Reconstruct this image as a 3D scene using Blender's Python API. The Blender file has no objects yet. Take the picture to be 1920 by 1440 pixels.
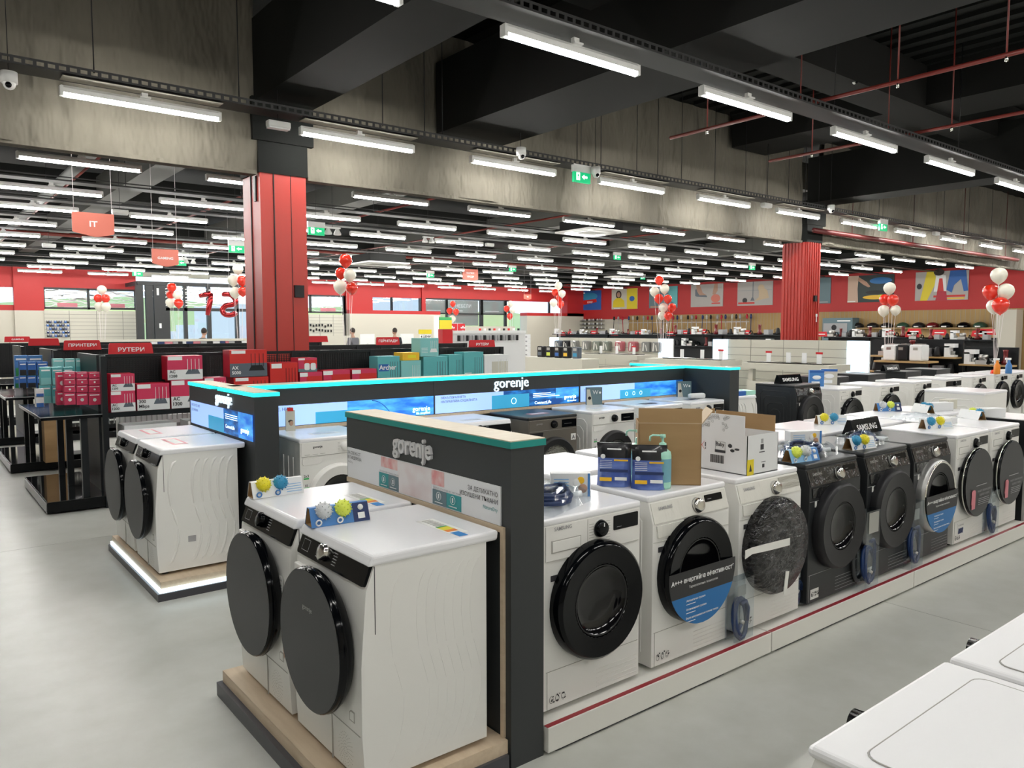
import bpy, math, random
from math import sin, cos, tan, pi, radians, sqrt, atan2
from mathutils import Matrix, Vector

# ------------------------------------------------------------------ camera, world, exposure
scn = bpy.context.scene
COL = scn.collection
EYE = 1.76
YAW, PITCH, ROLL, FPX = radians(-38.51), radians(4.107), radians(-.059), 1444.05
def cam_matrix():
    cy, sy = cos(YAW), sin(YAW); cp, sp = cos(PITCH), sin(PITCH); cr, sr = cos(ROLL), sin(ROLL)
    Rz = Matrix(((cy, sy, 0), (-sy, cy, 0), (0, 0, 1)))
    Rx = Matrix(((1, 0, 0), (0, cp, -sp), (0, sp, cp)))
    Ry = Matrix(((cr, 0, sr), (0, 1, 0), (-sr, 0, cr)))
    return Ry @ Rx @ Rz                       # world -> (right, forward, up)
CM = cam_matrix()
cd = bpy.data.cameras.new('camera'); cam = bpy.data.objects.new('camera', cd); COL.objects.link(cam)
cd.sensor_width = 36; cd.lens = 36 * FPX / 1920; cd.clip_start = .05; cd.clip_end = 400
r_, f_, u_ = CM[0], CM[1], CM[2]
cam.matrix_world = Matrix(((r_[0], u_[0], -f_[0], 0), (r_[1], u_[1], -f_[1], 0), (r_[2], u_[2], -f_[2], EYE), (0, 0, 0, 1)))
scn.camera = cam
scn.view_settings.view_transform = 'Standard'; scn.view_settings.look = 'None'
scn.view_settings.exposure = 0.28; scn.view_settings.gamma = 1; scn.view_settings.use_curve_mapping = False
w = bpy.data.worlds.new('sky'); scn.world = w; w.use_nodes = True
bg = w.node_tree.nodes['Background']; bg.inputs[0].default_value = (.80, .90, 1, 1); bg.inputs[1].default_value = 1.7
TUBE = 72.0                                   # radiance of the white tube lights

# survey helpers: where a sight line from the eye point meets a plane of the hall
def _ray(px, py):
    v = Vector(((px - 960) / FPX, 1, -(py - 720) / FPX)); return CM.transposed() @ v
def onz(px, py, z): d = _ray(px, py); t = (z - EYE) / d.z; return d.x * t, d.y * t
def ony(px, py, Y): d = _ray(px, py); t = Y / d.y; return d.x * t, EYE + d.z * t     # x, z
def onx(px, py, X): d = _ray(px, py); t = X / d.x; return d.y * t, EYE + d.z * t     # y, z
def lon(px, Y): return ony(px, 617, Y)[0]
def lat(px, X): return onx(px, 617, X)[0]

# ------------------------------------------------------------------ materials
MATS = {}
def mat(name, col, rough=.5, metal=0, emit=0, spec=.5, coat=0, bump=None, noise=None, alpha=None):
    if name in MATS: return MATS[name]
    m = bpy.data.materials.new(name); m.use_nodes = True; nt = m.node_tree; b = nt.nodes['Principled BSDF']
    c = tuple(col) + (1,)
    b.inputs['Base Color'].default_value = c; b.inputs['Roughness'].default_value = rough
    b.inputs['Metallic'].default_value = metal; b.inputs['Specular IOR Level'].default_value = spec
    if coat: b.inputs['Coat Weight'].default_value = coat; b.inputs['Coat Roughness'].default_value = .06
    if emit: b.inputs['Emission Color'].default_value = c; b.inputs['Emission Strength'].default_value = emit
    if noise or bump:
        tc = nt.nodes.new('ShaderNodeTexCoord'); mp = nt.nodes.new('ShaderNodeMapping'); nt.links.new(tc.outputs['Object'], mp.inputs[0])
    if noise:                                  # (scale xyz, detail, colour2, lo, hi)
        sc, det, c2, lo, hi = noise
        n = nt.nodes.new('ShaderNodeTexNoise'); n.inputs['Scale'].default_value = 1; n.inputs['Detail'].default_value = det
        mp.inputs['Scale'].default_value = sc; nt.links.new(mp.outputs[0], n.inputs['Vector'])
        rp = nt.nodes.new('ShaderNodeValToRGB'); rp.color_ramp.elements[0].position = lo; rp.color_ramp.elements[1].position = hi
        rp.color_ramp.elements[0].color = c; rp.color_ramp.elements[1].color = tuple(c2) + (1,)
        nt.links.new(n.outputs['Fac'], rp.inputs[0]); nt.links.new(rp.outputs[0], b.inputs['Base Color'])
    if bump:                                   # (scale xyz, strength, distance)
        mp2 = nt.nodes.new('ShaderNodeMapping'); nt.links.new(tc.outputs['Object'], mp2.inputs[0]); mp2.inputs['Scale'].default_value = bump[0]
        n2 = nt.nodes.new('ShaderNodeTexNoise'); n2.inputs['Scale'].default_value = 1; n2.inputs['Detail'].default_value = 3
        nt.links.new(mp2.outputs[0], n2.inputs['Vector'])
        bp = nt.nodes.new('ShaderNodeBump'); bp.inputs['Strength'].default_value = bump[1]; bp.inputs['Distance'].default_value = bump[2]
        nt.links.new(n2.outputs['Fac'], bp.inputs['Height']); nt.links.new(bp.outputs[0], b.inputs['Normal'])
    if alpha is not None: b.inputs['Alpha'].default_value = alpha
    MATS[name] = m; return m
def glass(name, tint=(1, 1, 1), refl=.08, rough=.02):
    if name in MATS: return MATS[name]
    m = bpy.data.materials.new(name); m.use_nodes = True; nt = m.node_tree; nt.nodes.clear()
    o = nt.nodes.new('ShaderNodeOutputMaterial'); t = nt.nodes.new('ShaderNodeBsdfTransparent'); g = nt.nodes.new('ShaderNodeBsdfGlossy'); x = nt.nodes.new('ShaderNodeMixShader')
    t.inputs[0].default_value = tuple(tint) + (1,); g.inputs[1].default_value = rough; x.inputs[0].default_value = refl
    nt.links.new(t.outputs[0], x.inputs[1]); nt.links.new(g.outputs[0], x.inputs[2]); nt.links.new(x.outputs[0], o.inputs[0])
    MATS[name] = m; return m

mat('white_enamel', (.80, .795, .765), .32); mat('white_top', (.84, .845, .87), .25); mat('white_plastic', (.80, .79, .76), .35)
mat('wrap_sheen', (.74, .73, .68), .16, coat=.6, bump=((14, 14, 4), .5, .02))
mat('tray_light_tone', (.32, .30, .25), .5); mat('black_head', (.02, .02, .02), .8, spec=.2); mat('dark_enamel', (.055, .053, .050), .3, coat=.4); mat('dark_body', (.020, .022, .024), .36, spec=.4); mat('black_gloss', (.002, .0025, .0035), .12, spec=.2)
mat('black_wrap', (.006, .006, .007), .16, coat=.5, bump=((16, 10, 10), 1, .03)); mat('black_satin', (.010, .010, .012), .42, spec=.35)
mat('door_grey', (.040, .041, .043), .45, spec=.4); mat('chrome', (.75, .74, .70), .18, 1); mat('steel', (.55, .54, .52), .3, 1)
mat('silver', (.45, .45, .44), .35, .8); mat('taupe', (.20, .18, .155), .3, .5)
mat('drum_glass', (.004, .004, .005), .10, spec=.4, coat=.15); mat('rubber', (.02, .02, .02), .7); mat('print_dark', (.03, .03, .035), .6)
mat('print_grey', (.35, .35, .36), .6); mat('print_white', (.85, .86, .86), .6); mat('line_grey', (.42, .41, .38), .6)
mat('panel_dark', (.030, .034, .036), .45, bump=((300, 300, 300), .05, .001)); mat('panel_top_wood', (.62, .54, .40), .5, noise=((4, 60, 60), 3, (.55, .46, .33), .3, .7))
mat('teal_unlit', (.005, .27, .24), .35); mat('teal_lit', (.02, .85, .82), .4, emit=1.1); mat('led_white', (.72, .9, 1), .4, emit=2.2)
mat('letter_silver', (.66, .66, .66), .4, .1); mat('letter_lit', (.80, .92, 1), .4, emit=.62)
mat('poster_white', (.80, .81, .83), .5); mat('poster_teal', (.03, .30, .31), .5); mat('poster_slate', (.12, .19, .22), .5)
mat('silk', (.80, .76, .76), .5, noise=((5, 5, 7), 2, (.66, .48, .48), .4, .8)); mat('silk_red', (.72, .30, .30), .5, noise=((20, 20, 16), 2, (.8, .6, .58), .35, .65))
mat('screen_pale', (.36, .55, .95), .4, emit=.62); mat('screen_aqua', (.04, .36, .62), .4, emit=.45)
mat('screen_blue', (.015, .16, .72), .4, emit=.5, noise=((5, 5, 16), 3, (.10, .5, 1), .35, .65))
mat('screen_deep', (.005, .07, .30), .4, emit=.4, noise=((6, 6, 20), 3, (.03, .3, .8), .45, .7))
for n in ('screen_blue', 'screen_deep'):      # the lit print glows in its own two blues
    nt = MATS[n].node_tree; rp = [x for x in nt.nodes if x.type == 'VALTORGB'][0]; nt.links.new(rp.outputs[0], nt.nodes['Principled BSDF'].inputs['Emission Color'])
mat('wood', (.50, .33, .17), .5, noise=((3, 30, 30), 4, (.62, .44, .25), .3, .7)); mat('wood_pale', (.60, .47, .33), .5, noise=((40, 4, 40), 4, (.68, .55, .40), .3, .7))
mat('base_dark', (.06, .06, .07), .4); mat('plinth_white', (.76, .75, .70), .35); mat('red_strip', (.30, .01, .02), .3)
mat('red', (.62, .018, .012), .45); mat('red_column', (.44, .034, .024), .4); mat('red_wall', (.47, .020, .020), .55); mat('red_sign', (.60, .010, .018), .45)
mat('salmon', (.62, .17, .12), .5); mat('cream_wall', (.56, .53, .45), .6); mat('cream', (.57, .55, .47), .5); mat('slat_line', (.30, .29, .25), .6)
mat('fabric', (.115, .103, .080), .85, noise=((.7, .7, .5), 4, (.165, .15, .118), .35, .7), bump=((3.0, 3.0, 1.1), 1.0, .22))
mat('ceiling_dark', (.008, .009, .008), .75, spec=.2); mat('beam_dark', (.0085, .009, .008), .8, spec=.2, noise=((.5, .5, .5), 3, (.012, .012, .011), .4, .6)); mat('tray_dark', (.03, .03, .03), .5, .3)
mat('concrete_beam', (.10, .10, .09), .8)
mat('pipe_red', (.16, .018, .012), .45); mat('duct', (.30, .31, .30), .5, .4); mat('fixture_white', (.80, .80, .78), .4)
mat('tube', (1, .985, .94), .4, emit=TUBE); mat('exit_green', (.0, .42, .16), .4, emit=.7); mat('exit_white', (.9, 1, .95), .4, emit=1.2)
mat('black_metal', (.008, .010, .012), .38, .1, spec=.35); mat('mesh_metal', (.012, .013, .014), .5, spec=.35); mat('black_mirror', (.006, .007, .008), .08, coat=.8)
mat('edge_silver', (.5, .5, .5), .3, .8); mat('cardboard', (.36, .22, .10), .75, noise=((2, 2, 9), 3, (.42, .27, .13), .35, .65)); mat('cardboard_pale', (.58, .45, .30), .7)
mat('carton_white', (.76, .77, .78), .6); mat('yellow', (.80, .70, .02), .4); mat('lime', (.72, .82, .10), .4); mat('ball_blue', (.03, .28, .50), .4); mat('ball_grey', (.62, .64, .66), .4)
mat('pack_blue', (.06, .22, .55), .45); mat('pack_navy', (.012, .03, .12), .45); mat('pack_light', (.25, .5, .8), .45)
mat('hose_blue', (.006, .030, .12), .35); mat('hose_grey', (.30, .32, .34), .4)
mat('mint', (.42, .78, .64), .35); mat('mint_print', (.18, .42, .52), .4); mat('pouch_blue', (.05, .10, .38), .28, coat=.4, noise=((9, 9, 22), 3, (.14, .22, .55), .4, .62)); mat('pouch_black', (.012, .012, .016), .3, coat=.4)
mat('magenta', (.62, .03, .10), .45); mat('magenta_deep', (.46, .006, .03), .45); mat('teal_box', (.10, .42, .44), .45); mat('teal_pale', (.22, .55, .55), .45); mat('orange_box', (.85, .50, .02), .45)
mat('router_grey', (.10, .12, .15), .4); mat('hdr_blue', (.02, .12, .42), .5); mat('green_ad', (.05, .40, .12), .5); mat('yellow_ad', (.75, .60, .02), .5)
mat('balloon_red', (.78, .03, .012), .22, coat=.5); mat('balloon_white', (.80, .77, .66), .28, coat=.4); mat('foil_red', (.42, .01, .015), .15, .7, coat=.6); mat('string', (.75, .7, .7), .6)
mat('skin', (.46, .27, .19), .55); mat('hair', (.03, .022, .018), .7); mat('shirt_grey', (.12, .12, .135), .8); mat('shirt_black', (.02, .021, .027), .8); mat('denim', (.04, .05, .09), .8)
mat('sticker', (.78, .78, .76), .5); mat('energy_green', (.05, .45, .12), .5); mat('energy_yellow', (.85, .75, .05), .5); mat('energy_orange', (.85, .25, .04), .5); mat('eu_blue', (.03, .25, .65), .5)
mat('card_black', (.02, .02, .022), .5); mat('card_blue', (.008, .15, .42), .45); mat('tape', (.80, .80, .76), .5); mat('magnet_pink', (.62, .20, .24), .5)
mat('oak', (.40, .26, .10), .6, noise=((3, 9, .6), 5, (.36, .22, .08), .35, .7)); mat('shelf_oak', (.46, .30, .13), .55)
mat('out_grass', (.30, .42, .10), .9, emit=.35); mat('out_build', (.7, .7, .7), .8); mat('frame_dark', (.02, .022, .024), .5)
mat('screen_paper', (.45, .50, .62), .5)
mat('film_dark', (.006, .006, .007), .18, spec=.4, coat=.25, bump=((11, 11, 24), 1.0, .05), noise=((16, 16, 40), 5, (.09, .09, .095), .55, .75)); mat('film_grey', (.42, .41, .36), .2, coat=.5, bump=((8, 8, 40), .6, .02))
mat('drum_steel', (.30, .30, .28), .25, .9, bump=((16, 16, 40), .9, .02)); mat('white_lid', (.82, .82, .83), .3)
mat('vinyl', (.38, .40, .38), .5); mat('spray_orange', (.8, .25, .02), .3); mat('green_dk', (.02, .07, .04), .5)
mat('film_dark', (.006, .006, .007), .18, spec=.4, coat=.25, bump=((11, 11, 24), 1.0, .05), noise=((16, 16, 40), 5, (.09, .09, .095), .55, .75)); mat('film_grey', (.42, .41, .36), .2, coat=.5, bump=((8, 8, 40), .6, .02))
mat('drum_steel', (.30, .30, .28), .25, .9, bump=((16, 16, 40), .9, .02))
mat('white_lid', (.82, .82, .83), .3)
mat('screen_paper', (.45, .50, .62), .5)
mat('hose_dark', (.05, .055, .06), .45); mat('paper_grey', (.36, .36, .33), .5)
mat('film_white', (.75, .76, .74), .6); mat('film_grey2', (.34, .38, .35), .6)
mat('out_asphalt', (.55, .56, .58), .9)
mat('out_hill', (.42, .50, .22), .9)
mat('silk_plain', (.46, .43, .41), .6); mat('ink_green', (.015, .03, .03), .5); mat('skin_pale', (.60, .42, .32), .6)
mat('wine', (.14, .01, .012), .2)
mat('lit_panel', (.62, .82, 1), .4, emit=1.6)
mat('bag_grey', (.20, .20, .19), .3, coat=.5); mat('bag_green', (.15, .17, .14), .3, coat=.5); mat('bag_pink', (.40, .10, .12), .3, coat=.5)
glass('pane', (.86, .93, .97), .07); glass('film', (.93, .95, .97), .10, .08); glass('bag', (.90, .93, .95), .10, .12)

# ------------------------------------------------------------------ mesh builder
_txt = {}
def text_geo(s, bold=False):
    k = (s, bold)
    if k not in _txt:
        c = bpy.data.curves.new('t', 'FONT'); c.body = s; c.offset = .022 if bold else 0; c.resolution_u = 2
        o = bpy.data.objects.new('t', c); COL.objects.link(o)
        dg = bpy.context.evaluated_depsgraph_get(); dg.update(); me = o.evaluated_get(dg).to_mesh()
        vs = [tuple(v.co) for v in me.vertices]; fs = [tuple(p.vertices) for p in me.polygons]
        bpy.data.objects.remove(o); bpy.data.curves.remove(c); _txt[k] = (vs, fs)
    return _txt[k]

class B:
    def __init__(s): s.v = []; s.f = []; s.m = []; s.sm = []; s.ms = []
    def mi(s, m):
        if m not in s.ms: s.ms.append(m)
        return s.ms.index(m)
    def add(s, vs, fs, m, smooth=False):
        o = len(s.v); s.v += [tuple(v) for v in vs]; k = s.mi(m)
        for f in fs: s.f.append([i + o for i in f]); s.m.append(k); s.sm.append(smooth)
        return s
    def box(s, x0, y0, z0, x1, y1, z1, m):
        x0, x1 = min(x0, x1), max(x0, x1); y0, y1 = min(y0, y1), max(y0, y1); z0, z1 = min(z0, z1), max(z0, z1)
        vs = [(x0, y0, z0), (x1, y0, z0), (x1, y1, z0), (x0, y1, z0), (x0, y0, z1), (x1, y0, z1), (x1, y1, z1), (x0, y1, z1)]
        return s.add(vs, [(0, 3, 2, 1), (4, 5, 6, 7), (0, 1, 5, 4), (1, 2, 6, 5), (2, 3, 7, 6), (3, 0, 4, 7)], m)
    def quad(s, a, b, c, d, m): return s.add([a, b, c, d], [(0, 1, 2, 3)], m)
    def poly(s, pts, m): return s.add(pts, [tuple(range(len(pts)))], m)
    def prism(s, pts, ax, a, b, m, smooth=False):      # 2-D outline pushed along axis ax from a to b
        def P(p, t): return (t, p[0], p[1]) if ax == 'x' else (p[0], t, p[1]) if ax == 'y' else (p[0], p[1], t)
        n = len(pts); vs = [P(p, a) for p in pts] + [P(p, b) for p in pts]
        fs = [(i, (i + 1) % n, (i + 1) % n + n, i + n) for i in range(n)]
        ar = sum(pts[i][0] * pts[(i + 1) % n][1] - pts[(i + 1) % n][0] * pts[i][1] for i in range(n))
        flip = (ar > 0) == (ax == 'y')
        if a > b: flip = not flip
        caps = [tuple(reversed(range(n))), tuple(range(n, 2 * n))]
        if flip: fs = [tuple(reversed(f)) for f in fs]; caps = [tuple(reversed(f)) for f in caps]
        s.add(vs, fs, m, smooth); o = len(s.v) - 2 * n; k = s.mi(m)
        for f in caps: s.f.append([i + o for i in f]); s.m.append(k); s.sm.append(False)
        return s
    def tube(s, pts, r, m, n=8, closed=False):
        pts = [Vector(p) for p in pts]; N = len(pts); rs = r if isinstance(r, (list, tuple)) else [r] * N; vs = []; up = None
        for i, p in enumerate(pts):
            a = pts[(i - 1) % N] if (i or closed) else p; b = pts[(i + 1) % N] if (i < N - 1 or closed) else p
            t = (b - a).normalized()
            if up is None: up = t.cross(Vector((0, 0, 1)) if abs(t.z) < .9 else Vector((1, 0, 0))).normalized()
            up = (up - t * up.dot(t)).normalized(); q = t.cross(up)
            vs += [p + (up * cos(2 * pi * k / n) + q * sin(2 * pi * k / n)) * rs[i] for k in range(n)]
        fs = [(i * n + k, i * n + (k + 1) % n, ((i + 1) % N) * n + (k + 1) % n, ((i + 1) % N) * n + k) for i in range(N if closed else N - 1) for k in range(n)]
        if not closed: fs += [tuple(reversed(range(n))), tuple(range((N - 1) * n, N * n))]
        return s.add(vs, fs, m, True)
    def cyl(s, p, q, r, m, n=16, r2=None): return s.tube([p, q], [r, r if r2 is None else r2], m, n)
    def lathe(s, prof, m, o=(0, 0, 0), ax='z', n=24, smooth=True):   # prof: (radius, height) pairs
        vs = []
        for r, h in prof:
            for k in range(n):
                c, d = r * cos(2 * pi * k / n), r * sin(2 * pi * k / n)
                p = (c, d, h) if ax == 'z' else (c, -h, d) if ax == 'y' else (h, c, d)
                vs.append((p[0] + o[0], p[1] + o[1], p[2] + o[2]))
        L = len(prof); fs = [(i * n + k, i * n + (k + 1) % n, (i + 1) * n + (k + 1) % n, (i + 1) * n + k) for i in range(L - 1) for k in range(n)]
        return s.add(vs, fs, m, smooth)
    def disc(s, o, r, m, ax='y', n=32, rz=None, h=0): return s.lathe([(r, h), (0.0001, h)], m, o, ax, n, False)
    def ball(s, c, r, m, n=12, sc=(1, 1, 1)):
        prof = [(max(1e-4, r * sin(pi * i / n)), -r * cos(pi * i / n)) for i in range(n + 1)]; o = len(s.v)
        s.lathe(prof, m, (0, 0, 0), 'z', n + 4)
        for i in range(o, len(s.v)): v = s.v[i]; s.v[i] = (v[0] * sc[0] + c[0], v[1] * sc[1] + c[1], v[2] * sc[2] + c[2])
        return s
    def text(s, t, o, size, m, u=(1, 0, 0), v=(0, 0, 1), align='c', ext=0, bold=False, sx=1):
        vs, fs = text_geo(t, bold)
        if not vs: return s
        x0 = min(p[0] for p in vs); x1 = max(p[0] for p in vs); sh = -(x0 + x1) / 2 if align == 'c' else -x0 if align == 'l' else -x1
        u = Vector(u); v = Vector(v); nn = u.cross(v); o = Vector(o)
        pts = [o + u * ((p[0] + sh) * size * sx) + v * (p[1] * size) for p in vs]
        if ext:
            top = [p + nn * ext for p in pts]; n = len(pts); ed = {}
            for f in fs:
                for i in range(len(f)): a, b = f[i], f[(i + 1) % len(f)]; ed[(a, b)] = 1
            side = [(a, b, b + n, a + n) for (a, b) in ed if (b, a) not in ed]
            s.add(pts + top, [tuple(i + n for i in f) for f in fs] + side, m)
        else: s.add(pts, fs, m)
        return s
    def xf(s, M, i0=0):
        for i in range(i0, len(s.v)): s.v[i] = tuple(M @ Vector(s.v[i]))
        return s
    def mesh(s, name):
        me = bpy.data.meshes.new(name); me.from_pydata(s.v, [], s.f)
        for m in s.ms: me.materials.append(MATS[m])
        me.polygons.foreach_set('material_index', s.m); me.polygons.foreach_set('use_smooth', s.sm); me.update(); return me
    def obj(s, name, parent=None, bev=0, seg=2, loc=None, rz=0, **kw):
        o = bpy.data.objects.new(name, s.mesh(name)); COL.objects.link(o)
        if parent: o.parent = parent
        if loc: o.location = loc
        if rz: o.rotation_euler = (0, 0, radians(rz))
        if bev:
            md = o.modifiers.new('bevel', 'BEVEL'); md.width = bev; md.segments = seg; md.limit_method = 'ANGLE'; md.angle_limit = radians(40); md.harden_normals = False
        for k, x in kw.items(): o[k] = x
        return o
def thing(name, label, cat, loc=(0, 0, 0), rz=0, group=None):
    o = bpy.data.objects.new(name, None); COL.objects.link(o); o.location = loc; o.rotation_euler = (0, 0, radians(rz))
    o.empty_display_size = .1; o['label'] = label; o['category'] = cat
    if group: o['group'] = group
    return o
KIDS = {}
def dup(root, label=None, loc=None, rz=None, group=None):
    if not KIDS:
        for o in bpy.data.objects:
            if o.parent: KIDS.setdefault(o.parent, []).append(o)
    r = root.copy(); COL.objects.link(r)
    if loc is not None: r.location = loc
    if rz is not None: r.rotation_euler = (0, 0, radians(rz))
    if label: r['label'] = label
    if group: r['group'] = group
    for ch in [o for o in root.children]:
        c = ch.copy(); COL.objects.link(c); c.parent = r
        for g in ch.children:
            d = g.copy(); COL.objects.link(d); d.parent = c
    return r
def tag(o, label, cat, group=None):
    o['label'] = label; o['category'] = cat
    if group: o['group'] = group
    return o
def rrect(x0, z0, x1, z1, r, n=4):
    pts = []
    for cx, cz, a in ((x1 - r, z0 + r, -90), (x1 - r, z1 - r, 0), (x0 + r, z1 - r, 90), (x0 + r, z0 + r, 180)):
        pts += [(cx + r * cos(radians(a + 90 * i / n)), cz + r * sin(radians(a + 90 * i / n))) for i in range(n + 1)]
    return pts
ORD = ['first', 'second', 'third', 'fourth', 'fifth', 'sixth', 'seventh', 'eighth', 'ninth', 'tenth', 'eleventh', 'twelfth', 'thirteenth', 'fourteenth', 'fifteenth', 'sixteenth', 'seventeenth', 'eighteenth', 'nineteenth', 'twentieth']
rnd = random.Random(7)
# ------------------------------------------------------------------ the hall
XR, YF, ZC = 35.4, 37.5, 5.85                 # right wall, glazed front, ceiling deck
def struct(b, name, **k): o = b.obj(name, **k); o['kind'] = 'structure'; return o
mat('joint', (.36, .36, .33), .6)
m = mat('floor_concrete', (.50, .515, .49), .30, spec=.5)
nt = m.node_tree; bs = nt.nodes['Principled BSDF']; tc = nt.nodes.new('ShaderNodeTexCoord')
def nz(scale, det, rough=.6):
    n = nt.nodes.new('ShaderNodeTexNoise'); n.inputs['Scale'].default_value = scale; n.inputs['Detail'].default_value = det; n.inputs['Roughness'].default_value = rough
    nt.links.new(tc.outputs['Object'], n.inputs['Vector']); return n
def ramp(src, p0, c0, p1, c1):
    r = nt.nodes.new('ShaderNodeValToRGB'); r.color_ramp.elements[0].position = p0; r.color_ramp.elements[1].position = p1
    r.color_ramp.elements[0].color = c0; r.color_ramp.elements[1].color = c1; nt.links.new(src, r.inputs[0]); return r
n1 = nz(1.1, 5); n2 = nz(5, 6); n3 = nz(.35, 3)
r1 = ramp(n1.outputs['Fac'], .15, (.50, .505, .46, 1), .85, (.67, .675, .645, 1)); r2 = ramp(n2.outputs['Fac'], .25, (.88, .88, .86, 1), .75, (1, 1, 1, 1))
mx = nt.nodes.new('ShaderNodeMix'); mx.data_type = 'RGBA'; mx.blend_type = 'MULTIPLY'; mx.inputs[0].default_value = 1
nt.links.new(r1.outputs[0], mx.inputs[6]); nt.links.new(r2.outputs[0], mx.inputs[7]); nt.links.new(mx.outputs[2], bs.inputs['Base Color'])
r3 = ramp(n1.outputs['Fac'], .1, (.26, .26, .26, 1), .9, (.40, .40, .40, 1)); nt.links.new(r3.outputs[0], bs.inputs['Roughness'])
f = B().box(-9, -7, -.2, XR + .3, YF + .3, 0, 'floor_concrete')
for x in (-2.2, 4.9, 15.2): f.box(x, -7, 0, x + .004, YF, .0008, 'joint')
for y in (7.2, 13.7): f.box(-9, y, 0, XR, y + .004, .0008, 'joint')
struct(f, 'floor')
c = B().box(-9, -7, ZC, XR, YF, ZC + .3, 'ceiling_dark')
for i in range(60): x = -8 + i * .36; c.box(x, -7, ZC - .06, x + .14, 9.1, ZC, 'ceiling_dark')
struct(c, 'ceiling')
struct(B().box(-9.2, -7, 0, -9, YF, ZC, 'cream_wall'), 'wall_left'); struct(B().box(-9, -7.2, 0, XR, -7, ZC, 'cream_wall'), 'wall_back')
wr = B().box(XR, -7, 0, XR + .2, YF, 2.35, 'cream_wall').box(XR, -7, 2.35, XR + .2, YF, 4.34, 'red_wall').box(XR, -7, 4.34, XR + .2, YF, ZC, 'ceiling_dark')
struct(wr, 'wall_right')
# concrete beams over the aisle, and the heavier ones behind the curtain
k = 1
def beam(x0, y0, x1, y1, z0=4.45, z1=5.4, m='beam_dark'):
    global k
    o = B().box(x0, y0, z0, x1, y1, z1, m).obj('trim_%d' % k); o['kind'] = 'structure'; k += 1
beam(3.42, -7, 4.13, 9.2); beam(5.95, 1.9, 7.1, 9.15); beam(15.45, -7, 16.2, 9.2); beam(12.6, -7, 13.7, 9.1, 5.2, 5.8)
beam(28.5, -7, 29.3, 9.2)
beam(-9, 5.55, XR, 6.12, 5.15, 5.8)
for x in (4, 9, 16, 22, 28): beam(x, 9.75, x + .55, YF, 4.9, 5.5, 'concrete_beam')
for y in (13.4, 21.5, 29.5): beam(-9, y, XR, y + .45, 5.0, 5.6, 'beam_dark')

# columns: red cladding below, black above
def column(x, y, label, ribs, w=.58, top=3.63):
    t = thing('column', label, 'column', (x, y, 0))
    b = B().box(0, 0, 0, w, w, top, 'red_column')
    if ribs:
        for i in range(7): b.box(-.018, .03 + i * .08, 0, 0, .055 + i * .08, top, 'red_column')
        for i in range(6): b.box(.04 + i * .09, -.018, 0, .07 + i * .09, 0, top, 'red_column')
    else:
        b.box(.16, -.012, 0, .172, 0, top, 'rubber'); b.box(.38, -.006, 0, .386, 0, top, 'rubber'); b.box(-.01, .28, 0, 0, .30, top, 'rubber')
    b.obj('cladding', t)
    B().box(-.02, -.02, top, w + .02, w + .02, 4.5, 'ceiling_dark').box(-.09, -.05, 4.0, w + .09, w + .05, 4.5, 'ceiling_dark').obj('column_head', t, label='black painted top of the column')
    return t
c1 = column(3.47, 9.2, 'big red clad column rising left of the photo centre, black above', False)
B().box(.40, -.03, 2.15, .52, 0, 2.3, 'black_satin').box(-.02, .1, 3.3, 0, .16, 3.6, 'black_satin').obj('call_box', c1)
c2 = column(15.47, 9.2, 'red ribbed column further off, right of the photo centre', True)
B().box(.30, -.05, 2.35, .40, -.012, 2.48, 'black_satin').obj('call_box', c2); B().box(.40, -.03, 2.02, .46, -.012, 2.08, 'print_white').box(.42, -.03, 1.9, .44, -.012, 2.04, 'print_white').obj('sign_plate', c2)

# fabric-wrapped smoke curtains with the vertical rods that hang in front
def curtain(x0, x1, label, z0, z1=5.84, seed=1, y=9.2, taper=0):
    rg = random.Random(seed); b = B(); nx = max(12, int((x1 - x0) * 7)); nzv = 22; vs = []
    for j in range(nzv + 1):
        for i in range(nx + 1):
            x = x0 + (x1 - x0) * i / nx; z = z0 + (z1 - z0) * j / nzv
            if i == nx and taper: x += taper * (1 - j / nzv) ** 6
            d = .022 * sin(x * 5.1 + seed) * sin(z * 1.3 + x) + .016 * sin(x * 11.3 + z * 2.2) + .012 * sin(z * 7 - x * 3.1) + .02 * sin((x * 2.0 + z * 2.7))
            vs.append((x, y + d + .02, z))
    W = nx + 1
    b.add(vs, [(j * W + i, j * W + i + 1, (j + 1) * W + i + 1, (j + 1) * W + i) for j in range(nzv) for i in range(nx)], 'fabric', True)
    vs2 = [(v[0], v[1] + .12, v[2]) for v in vs]; o = len(b.v)
    b.add(vs2, [(j * W + i, (j + 1) * W + i, (j + 1) * W + i + 1, j * W + i + 1) for j in range(nzv) for i in range(nx)], 'fabric', True)
    b.box(x0, y, z0 - .03, x1, y + .16, z0 + .015, 'fabric')
    return tag(b.obj('smoke_curtain'), label, 'curtain')
curtain(-6, 3.44, 'grey fabric smoke curtain hanging from the ceiling left of the big red column', 3.63, seed=3, taper=.12)
curtain(4.08, 15.3, 'grey fabric smoke curtain hanging between the two red columns', 3.63, seed=5)
curtain(16.1, 28.5, 'grey fabric smoke curtain beyond the ribbed red column', 3.63, seed=9)
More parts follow.
